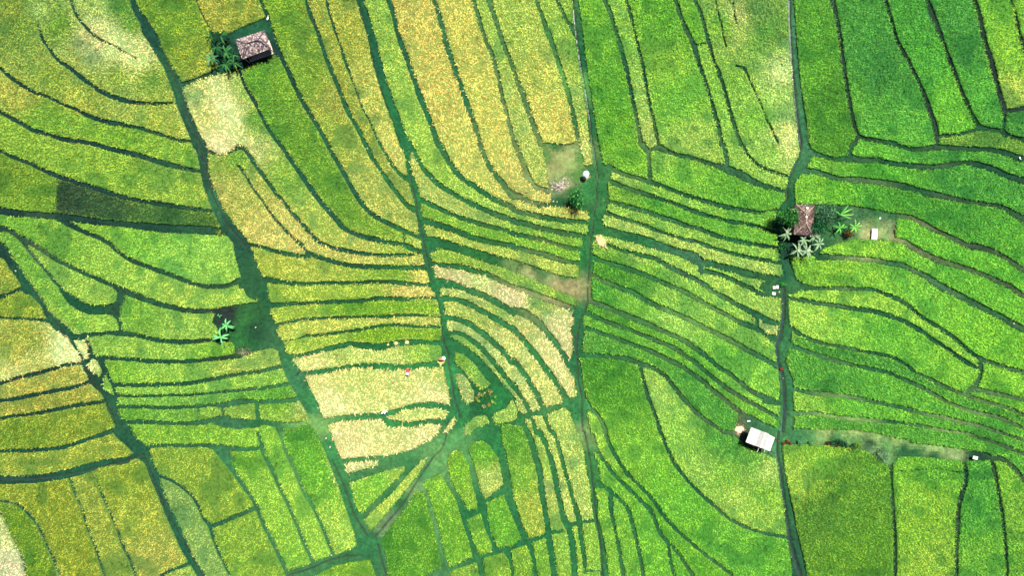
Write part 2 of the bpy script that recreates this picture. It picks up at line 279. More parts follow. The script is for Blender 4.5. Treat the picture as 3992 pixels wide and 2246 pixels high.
'N': """
P 335,-5 420,-5 450,100 480,155 500,190 510,230 530,290 570,440 605,485 620,530 655,560 690,550 705,620 740,700 770,830 670,830 665,780 640,730 560,750 450,760 400,790 330,830 180,830 150,810 180,785 300,750 330,735 420,700 470,690 565,650 550,580 520,490 470,340 430,230 390,130
P 420,-70 1000,-60 1080,-110 1110,-120 1250,-130 1456,-150 1530,-60 1550,0 1570,110 1592,230 1600,330 1622,450 1640,560 1560,600 1580,700 1592,830 400,830 640,700 540,300 460,130
F 396,-38 509,-53 706,-62 740,-22 893,-17 961,-35 1040,-40 1010,15 950,60 880,100 760,135 640,140 540,150 480,155 450,90 420,10
F 1119,-86 1124,-70 1082,0 1052,12 1066,-10 1100,-60
F 1040,30 1052,45 1007,85 990,76
F 500,195 560,180 680,175 690,190 640,205 515,237
F 530,295 600,265 700,235 840,195 835,225 700,360 600,460 570,440
F 955,155 950,190 880,290 780,410 680,530 645,560 610,500 640,470 760,360 880,220
F 905,340 950,345 965,400 990,500 1020,620 1048,765 960,818 960,850 750,850 740,720 705,620 760,540 850,430
F 945,290 1040,240 1075,300 1130,390 1160,500 1200,620 1225,710 1100,765 1070,700 1040,560 1000,440 970,340
F 1125,105 1160,110 1200,180 1220,290 1250,400 1250,440 1200,440 1160,370 1110,290 1085,200 1090,130
F 1205,75 1280,50 1320,80 1370,150 1400,300 1300,380 1270,320 1240,200 1205,110
F 1195,500 1270,465 1290,540 1335,650 1330,680 1265,698 1230,620
F 1305,405 1400,360 1435,450 1470,530 1500,600 1456,645 1370,658 1335,580 1310,480
F 1285,720 1400,690 1430,730 1450,850 1300,850
F 1105,790 1250,745 1265,850 1100,850
F 1000,815 1050,805 1060,850 1000,850
F 1445,675 1530,645 1560,720 1572,850 1470,850 1450,720
F 340,815 400,785 520,745 640,730 665,790 670,850 330,850
F 1384,-30 1400,-45 1506,-30 1536,50 1571,180 1591,250 1596,330 1621,450 1638,565 1546,605 1516,540 1486,450 1456,350 1441,250 1416,120 1396,50
0,430,30 30,510,28 80,610,28 120,700,28 165,790,30
5,10,22 22,60,26 40,130,30 80,210,30 130,320,28 180,420,28 230,540,25 270,640,25 310,720,30 325,750,30
125,-30,50 150,60,26 160,100,26 220,230,26 270,350,26 330,450,26 370,540,24 410,640,24 430,690,25
""",
'O': """
835,0,22 870,80,22 910,170,22 960,240,22 1020,310,22 1080,370,25 1140,420,22 1200,475,22 1270,520,25 1340,550,22 1400,570,22 1456,585,22
520,0,25 555,90,22 600,170,22 650,240,25 710,300,22 770,360,25 820,430,28 880,510,25 950,580,22 1020,640,22 1090,700,22 1160,750,22 1240,810,22
450,20,25 480,110,25 520,170,25 570,240,25 640,310,25 710,380,25 780,450,28 810,520,28 850,600,25 910,660,22 970,740,22 1020,818,25
880,650,20 890,730,22 915,818,22
540,330,30 600,380,22 650,440,28 675,520,28 700,620,25 720,700,25 740,818,25
550,370,35 560,470,25 580,560,22 600,660,25 625,818,30
405,0,75 430,100,65 435,200,50 448,300,30 462,400,35 472,500,30 498,600,32 512,700,38 520,818,50
P 440,140 480,160 500,280 540,330 480,320 460,330
230,0,25 265,110,25 290,210,25 320,310,25 345,400,30 375,510,35 385,600,28 400,700,28 410,800,25
380,512,22 455,507,22
150,0,35 200,110,30 230,220,35 250,320,35 270,420,30 290,500,40 320,560,40 340,680,40 350,818,40
300,535,25 370,520,25
80,0,40 120,110,35 150,230,40 158,340,45 180,440,35 195,560,40 215,680,40 235,818,35
200,573,25 280,565,25
100,620,26 190,590,25
70,600,26 100,700,35 128,830,30
1210,-5,20 1240,20,20
P 1225,-5 1260,30 1300,60 1330,90 1400,112 1456,140 1480,150 1480,-5
400,795,14 490,790,14
""",
'P': """
70,-10,45 68,100,42 80,220,45 100,330,50 122,450,55 142,600,70 165,700,75 185,830,95
P 90,-10 200,-20 450,-10 600,20 720,50 850,65 960,75 1050,90 1160,105 1260,120 1280,150 1240,165 1120,165 1000,158 900,148 760,142 720,175 690,190 640,170 560,112 480,90 330,78 150,75 95,75
P 0,-10 60,-10 50,150 10,140 -10,110
450,-5,25 600,18,30 700,40,30 800,58,25
1050,0,18 1130,10,20 1220,40,20 1300,65,22 1380,95,25 1460,130,25
1280,-4,22 1340,10,20 1400,30,20 1460,50,20
1270,150,35 1330,155,30 1380,190,30 1430,240,30 1460,280,30
700,190,30 708,300,20 712,420,22 722,540,22 728,660,25 725,830,22
1115,165,25 1130,260,28 1105,350,28 1085,450,28 1080,560,28 1075,680,28 1075,830,28
1275,165,30 1300,270,25 1320,380,25 1340,500,25 1350,620,22 1358,720,22 1362,830,22
725,228,7 850,220,8 960,212,7 1080,230,8 1120,235,7
0,580,22 50,590,25 110,600,20
""",
}
# appearance colours (photo), overview pixel x,y (2576 wide) then sRGB
CROP="""
60,60,112,148,58;150,60,98,150,52;40,200,142,165,62;140,200,138,166,62;230,230,142,166,66;300,190,132,166,62;280,95,205,222,135;250,60,185,215,125;230,25,160,190,90;310,125,210,215,130;345,145,205,215,125;240,85,195,185,110;330,60,88,150,52;300,20,80,145,50;380,200,128,165,60;30,20,125,150,60;100,30,150,185,95
430,60,118,160,50;480,140,132,162,54;450,30,110,155,50;505,160,150,165,60;600,30,155,168,62;540,20,160,168,65
60,240,165,175,72;400,320,162,182,68;200,270,160,176,68
100,300,112,165,56;300,340,120,172,58;450,400,130,178,62;60,400,122,166,60;300,430,132,176,60;450,455,142,180,66;60,480,118,160,52;30,440,110,150,50;250,510,58,92,52;170,500,52,80,50;400,540,68,115,54;500,560,78,122,52
60,560,112,175,62;130,610,122,176,66;300,660,142,192,74;500,740,156,196,76;260,580,125,180,62;350,600,112,182,66;450,640,132,196,78;560,680,142,196,78;200,710,146,190,76;60,640,108,170,66;150,740,124,180,70;250,810,136,190,72;350,800,122,180,66;450,830,142,190,78;50,770,140,165,56;15,700,150,166,62
60,840,155,170,62;100,930,172,182,82;165,885,240,238,160;150,880,235,235,155;190,900,225,225,140;30,945,195,200,108;110,900,190,200,100;30,880,165,175,65;100,865,150,165,60;120,950,168,172,70;100,985,165,168,68;100,1030,160,165,64;150,1080,138,160,54;60,1100,120,150,48;200,1140,152,170,62
400,870,142,190,76;560,880,120,180,60;400,930,138,190,72;300,950,120,180,60;400,990,134,190,76;640,905,165,190,80;450,1010,116,180,76;700,990,90,165,60;400,1040,112,172,68;500,1095,120,176,60;700,1010,100,165,55;360,1050,90,160,55
480,1180,136,168,60;600,1340,130,170,60;560,1310,110,165,50;440,1260,135,172,88;480,1400,140,180,80;350,1300,152,170,62;320,1200,140,165,55;400,1400,165,172,72;240,1330,148,166,64;120,1300,142,160,52;50,1350,108,150,44;18,1420,215,205,150;10,1350,190,200,120;650,1230,132,186,66;620,1150,115,172,55;700,1150,130,190,66;760,1250,140,190,66;780,1150,100,175,55;840,1370,150,190,72;780,1090,75,150,50;900,1420,120,165,50
560,265,245,235,160;540,240,225,215,135;580,300,235,230,145;500,240,165,188,88;600,215,150,190,90;550,370,240,220,150;620,240,160,190,80;520,290,200,195,100
600,470,178,186,82;545,420,150,180,72;700,590,195,190,92;760,620,190,190,90;590,400,110,165,60;540,470,185,185,85
640,200,92,158,50;680,330,112,166,56;640,300,95,160,52;720,450,135,178,66;800,560,168,190,76;900,600,178,190,82;1000,630,160,185,70
700,60,118,165,50;760,200,124,165,56;830,330,150,175,66;950,500,152,185,70;1000,570,150,185,66;790,100,130,165,58;720,200,110,160,52
870,60,166,176,66;950,250,180,190,80;1010,400,198,196,92;800,20,160,172,66;850,260,165,172,70;950,500,190,190,92
960,60,150,192,76;1000,300,160,200,82;1100,430,150,195,75;1300,530,170,190,85;1050,60,190,186,82;1100,200,196,190,86;1180,400,190,195,88;1350,490,195,190,92;1180,100,190,192,82;1230,300,196,196,86;1350,480,205,190,100;1240,60,162,196,80;1310,330,175,195,88;1280,80,165,195,80;1350,300,192,192,84;1370,170,180,195,80;1380,80,150,195,76;1460,380,195,200,100;1430,250,170,200,90
1200,500,150,195,80;1450,610,120,180,65;1300,560,130,185,68;1080,490,175,195,90;1300,620,165,200,76;1100,590,175,195,80;1150,650,140,180,66;1400,740,150,185,70;1280,590,120,180,60
1200,700,190,205,115;1160,700,205,190,125;1300,750,225,200,140;1350,760,150,190,85;1400,850,215,200,130;1330,720,140,185,80;1410,760,130,180,75
1250,790,160,192,85;1380,900,225,210,130;1320,830,190,195,105;1200,760,170,190,95;1200,790,168,190,88;1330,960,215,205,125;1280,870,195,200,105;1350,1010,205,205,120;1150,840,165,195,88;1290,960,185,200,105;1140,860,140,190,80;1280,960,160,195,90
1160,900,120,175,65;1220,960,130,175,75;1160,960,160,180,100;1200,1065,150,190,85;1280,1040,150,190,85
850,660,168,188,66;1000,680,128,176,60;1070,690,190,190,85;700,650,170,188,68;750,690,175,190,70;900,730,160,190,66;1060,740,190,185,90;700,730,160,190,66;900,770,120,175,50;900,795,160,185,66;720,800,160,188,66;1060,800,180,190,85;800,820,182,195,78;1000,820,170,190,72;720,850,175,195,78;950,840,120,170,46;800,870,165,195,70
950,890,190,205,102;1080,870,140,190,75;800,915,225,215,125;850,890,170,195,90;850,960,215,210,115;1000,960,210,208,115;820,1000,245,225,150;950,1040,250,225,155;1080,1000,235,220,140;900,940,200,205,105;1100,940,190,200,100;800,970,225,215,125;950,1110,225,215,130;900,1140,240,215,140;1000,1090,210,205,120;1050,1120,235,215,135;1050,1040,200,208,110;1110,1090,235,220,140
900,1175,215,205,130;950,1215,112,182,62;1000,1200,150,190,75;930,1250,130,185,62;1000,1240,170,198,78;940,1310,165,195,72
1030,1320,84,150,46;980,1390,70,140,40;1050,1400,90,155,46;1120,1300,102,166,50;1080,1230,120,180,60;1150,1180,110,172,52;1170,1260,125,175,58;1220,1140,90,165,50;1240,1210,172,195,92;1260,1320,98,172,55;1200,1330,120,178,60;1300,1200,125,180,62;1330,1280,160,182,68;1285,1100,85,155,52;1370,1230,182,190,90;1400,1180,150,198,76;1430,1150,172,200,92;1440,1280,180,200,92;1450,1370,140,190,70;1340,1400,110,175,58;1250,1410,130,175,60;1300,1400,120,170,60
1500,100,105,178,56;1540,300,92,170,50;1580,410,108,178,54;1530,200,85,165,50;1590,100,130,188,74;1620,250,150,195,86;1640,340,165,195,90;1680,60,85,165,50;1700,250,102,182,62;1740,360,150,192,80;1660,150,130,185,62;1730,60,105,178,56;1800,250,130,190,72;1900,420,145,195,80
1820,60,98,172,58;1890,30,50,130,60;1920,80,75,150,60;1890,110,90,165,65;1860,40,190,200,110;1870,100,170,195,90;1965,180,185,215,120;1960,250,160,205,95;1980,350,215,220,125;1960,330,180,205,100;1900,300,115,188,66;1850,200,120,180,66;1940,380,130,190,75;1925,300,125,190,72
2050,100,78,158,50;2060,300,80,155,46;2030,180,85,165,50;2080,250,65,140,42;2180,150,55,145,58;2230,300,75,168,62;2150,60,62,150,58;2200,200,50,135,55;2300,360,85,175,62;2150,250,85,170,58;2330,150,66,165,56;2390,280,92,182,56;2300,60,60,155,55;2430,100,58,148,58;2470,270,72,168,60;2530,120,125,190,60;2550,220,165,195,75;2560,150,120,190,60;2490,50,110,185,60;2560,310,60,148,60;2480,355,108,160,62;2200,370,88,180,60;2400,385,62,155,58;2200,410,82,178,54;2450,430,62,155,58;2050,410,115,185,65;2100,470,88,178,50;2300,500,62,152,50;2450,580,66,155,52;2550,650,82,172,55;2200,500,70,160,52;2040,470,110,185,60
2330,600,92,185,56;2450,680,88,175,56;2200,630,135,200,62;2400,720,92,182,58;2550,830,105,188,56;2290,640,100,185,58;2100,690,120,185,58;2300,720,108,192,64;2500,860,108,190,58;2200,670,125,195,64;2150,740,142,200,70;2300,790,135,198,68;2150,800,128,202,68;2300,850,100,185,60;2050,800,150,205,75;2230,830,90,180,60;2400,900,120,195,62;2150,880,130,195,66;2400,980,110,188,60;2080,920,72,158,58;2250,960,84,172,58;2400,1020,95,180,58;2200,920,66,150,56;2150,1030,92,182,60;2400,1080,80,168,58;2150,1065,78,160,58;2020,1020,130,190,70;2450,1110,80,165,58;2530,950,115,190,60
2050,1170,130,190,60;2020,1200,160,200,72;2050,1290,72,130,44;2200,1180,84,150,48;2150,1400,92,152,44;2100,1230,85,145,46;2150,1300,85,148,46;2200,1400,88,150,44;2320,1250,130,188,58;2300,1350,118,178,56;2350,1190,80,165,55;2290,1180,105,180,56;2330,1400,140,185,62;2430,1300,70,162,58;2460,1400,100,175,58;2440,1200,65,155,56;2550,1300,112,175,60;2540,1400,95,168,56;2520,1200,110,180,58;2560,1180,75,160,55
1700,430,112,188,62;1850,470,88,170,54;1680,410,140,195,75;1950,480,135,190,70;1650,490,130,190,72;1900,540,112,185,66;1570,450,165,200,85;1650,530,78,165,52;1850,590,102,182,60;1560,490,120,175,60;1700,590,138,190,76;1550,555,170,200,90;1700,640,128,190,74;1550,600,140,190,75;1600,630,160,195,85;1700,660,150,198,80;1850,760,142,200,80;1540,670,72,155,44;1640,700,110,182,62;1750,760,140,198,78;1520,700,68,150,48;1600,740,130,192,76;1700,800,148,205,86;1850,880,108,188,66;1920,900,110,190,64;1900,730,140,190,85;1940,820,175,195,100;1500,730,65,155,55;1600,760,120,190,68;1900,940,120,195,72;1600,810,92,175,50;1750,890,100,180,58;1900,1000,125,195,72;1500,750,70,160,52;1580,825,130,190,70;1800,950,125,192,70;1500,780,70,150,48;1620,850,95,170,55
1500,830,62,142,52;1650,890,115,185,66;1750,950,85,170,60;1800,1040,72,158,58;1700,900,100,180,60;1520,960,70,150,44;1500,920,62,142,44;1560,1000,75,155,48;1600,1150,122,190,62;1700,1300,98,182,60;1850,1400,90,172,58;1540,1080,110,178,56;1650,1220,105,185,58;1900,1390,95,178,58;1750,1250,92,180,56;1650,1000,150,198,84;1720,1080,135,195,76;1800,1110,75,160,60;1850,1130,65,150,58;1850,1250,158,200,82;1770,1180,140,190,80;1920,1250,120,182,62;1930,1180,165,200,95;1830,1200,115,180,64;1900,1160,90,165,62;1900,1300,150,200,76;1500,1060,140,195,70
1600,1200,108,178,54;1700,1320,98,178,54;1600,1330,102,182,58;1560,1350,112,182,62;1520,1300,122,185,64;1530,1220,110,180,60;1700,1400,90,172,54;1660,1300,90,170,50
"""
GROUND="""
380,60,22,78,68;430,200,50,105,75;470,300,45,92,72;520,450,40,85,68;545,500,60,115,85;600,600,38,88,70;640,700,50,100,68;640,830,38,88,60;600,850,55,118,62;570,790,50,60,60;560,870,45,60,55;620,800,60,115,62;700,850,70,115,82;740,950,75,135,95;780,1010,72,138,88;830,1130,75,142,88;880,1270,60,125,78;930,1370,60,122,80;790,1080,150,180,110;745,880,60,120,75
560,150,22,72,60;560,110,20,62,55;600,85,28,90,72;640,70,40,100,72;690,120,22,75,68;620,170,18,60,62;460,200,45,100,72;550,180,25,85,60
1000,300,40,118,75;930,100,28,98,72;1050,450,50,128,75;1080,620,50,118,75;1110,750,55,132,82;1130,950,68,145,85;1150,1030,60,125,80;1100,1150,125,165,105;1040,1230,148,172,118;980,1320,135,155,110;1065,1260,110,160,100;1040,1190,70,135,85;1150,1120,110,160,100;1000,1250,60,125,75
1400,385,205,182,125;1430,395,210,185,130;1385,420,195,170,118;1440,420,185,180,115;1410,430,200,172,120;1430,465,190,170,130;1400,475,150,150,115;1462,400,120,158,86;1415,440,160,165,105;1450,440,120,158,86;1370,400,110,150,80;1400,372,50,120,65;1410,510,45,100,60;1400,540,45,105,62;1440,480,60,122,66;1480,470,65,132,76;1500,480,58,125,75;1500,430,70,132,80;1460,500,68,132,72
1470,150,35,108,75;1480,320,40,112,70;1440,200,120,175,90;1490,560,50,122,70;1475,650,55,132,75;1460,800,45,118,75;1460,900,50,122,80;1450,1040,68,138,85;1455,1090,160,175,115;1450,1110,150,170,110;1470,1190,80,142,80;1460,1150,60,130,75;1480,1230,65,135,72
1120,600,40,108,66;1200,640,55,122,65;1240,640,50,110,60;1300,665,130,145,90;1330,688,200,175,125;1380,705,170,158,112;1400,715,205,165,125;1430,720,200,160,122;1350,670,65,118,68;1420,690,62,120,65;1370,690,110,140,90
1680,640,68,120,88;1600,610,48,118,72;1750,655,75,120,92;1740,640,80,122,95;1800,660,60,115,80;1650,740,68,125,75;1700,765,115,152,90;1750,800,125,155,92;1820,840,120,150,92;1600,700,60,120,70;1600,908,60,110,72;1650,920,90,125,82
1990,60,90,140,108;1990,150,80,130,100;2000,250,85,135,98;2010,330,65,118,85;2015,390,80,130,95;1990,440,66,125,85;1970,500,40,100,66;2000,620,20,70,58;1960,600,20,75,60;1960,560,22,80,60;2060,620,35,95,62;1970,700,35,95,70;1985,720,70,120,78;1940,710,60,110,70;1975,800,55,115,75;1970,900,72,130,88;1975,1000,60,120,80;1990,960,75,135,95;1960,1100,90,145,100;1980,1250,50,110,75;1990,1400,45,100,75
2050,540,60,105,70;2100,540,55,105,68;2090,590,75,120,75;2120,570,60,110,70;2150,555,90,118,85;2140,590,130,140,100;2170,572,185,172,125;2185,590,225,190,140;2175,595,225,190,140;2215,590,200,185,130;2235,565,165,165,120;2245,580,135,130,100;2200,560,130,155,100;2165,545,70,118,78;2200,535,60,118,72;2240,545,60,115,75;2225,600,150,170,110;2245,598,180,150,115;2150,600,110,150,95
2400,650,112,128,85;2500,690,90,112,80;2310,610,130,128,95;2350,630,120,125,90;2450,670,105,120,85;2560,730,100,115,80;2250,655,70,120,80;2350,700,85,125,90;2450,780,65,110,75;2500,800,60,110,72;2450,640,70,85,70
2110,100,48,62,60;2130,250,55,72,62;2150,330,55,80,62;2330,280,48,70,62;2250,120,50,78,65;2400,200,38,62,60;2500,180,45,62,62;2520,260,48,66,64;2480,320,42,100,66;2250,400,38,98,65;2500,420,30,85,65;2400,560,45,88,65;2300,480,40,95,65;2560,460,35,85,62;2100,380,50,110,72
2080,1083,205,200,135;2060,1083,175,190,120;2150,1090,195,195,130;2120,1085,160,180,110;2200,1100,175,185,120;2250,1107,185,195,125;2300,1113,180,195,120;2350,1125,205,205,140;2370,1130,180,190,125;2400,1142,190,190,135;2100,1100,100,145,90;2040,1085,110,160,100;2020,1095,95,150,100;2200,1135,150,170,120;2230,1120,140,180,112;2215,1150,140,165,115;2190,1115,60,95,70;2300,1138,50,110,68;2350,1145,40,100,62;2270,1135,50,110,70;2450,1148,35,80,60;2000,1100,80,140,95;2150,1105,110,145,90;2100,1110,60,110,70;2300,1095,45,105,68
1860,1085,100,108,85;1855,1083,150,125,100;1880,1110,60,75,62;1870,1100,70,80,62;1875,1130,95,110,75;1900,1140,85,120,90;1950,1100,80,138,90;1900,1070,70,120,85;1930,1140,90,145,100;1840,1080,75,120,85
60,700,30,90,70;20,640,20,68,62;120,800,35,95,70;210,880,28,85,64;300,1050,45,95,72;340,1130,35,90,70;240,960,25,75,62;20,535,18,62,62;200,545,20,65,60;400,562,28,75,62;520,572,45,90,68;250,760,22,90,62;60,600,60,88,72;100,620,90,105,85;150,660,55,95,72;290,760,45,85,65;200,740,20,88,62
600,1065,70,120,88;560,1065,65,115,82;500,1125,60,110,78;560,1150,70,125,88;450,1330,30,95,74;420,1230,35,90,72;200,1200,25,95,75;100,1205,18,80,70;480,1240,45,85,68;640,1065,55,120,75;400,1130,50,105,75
1200,1300,45,122,75;1300,1350,45,118,75;1250,1100,52,128,75;1240,1010,45,128,72;1200,1000,30,95,62;1220,1000,35,110,62;1180,920,48,120,75;1140,870,50,122,75;950,880,38,112,66;1000,930,60,140,78;850,940,50,125,72;1000,1030,62,142,80;1150,1040,58,135,80;1250,800,58,130,80;1350,900,62,140,80;1300,600,45,112,75;1200,480,42,118,78;900,600,32,95,72;800,480,32,98,78;1100,250,38,112,80;1400,300,35,108,74;1600,200,32,92,68;1800,200,38,92,68;1700,480,38,100,68;1800,560,40,105,70;1850,620,40,108,72;1900,800,42,105,70;1800,900,40,105,70;1650,950,38,92,68;1650,1100,35,95,66;1550,1150,35,108,72;1700,1250,30,100,68;1520,1250,40,115,75;1380,1350,42,120,75;1380,1150,62,125,78;1370,1100,60,130,75;1420,1200,45,118,72;2200,760,35,105,72;2300,830,32,100,72;2400,900,30,92,68;2250,900,32,98,68;2200,960,55,118,82;2250,1000,55,115,80;2250,1060,38,100,68;2250,1200,28,82,66;2420,1200,30,78,62;2520,1300,42,70,62;2440,1250,45,72,62;2250,1350,32,72,62;700,730,40,105,72;900,710,32,92,64;900,800,35,95,58;450,900,22,85,64;450,960,22,85,64;100,1050,14,70,64;100,950,14,66,62;200,300,15,68,70;200,430,15,66,68;100,150,18,75,70;300,250,18,75,70
"""
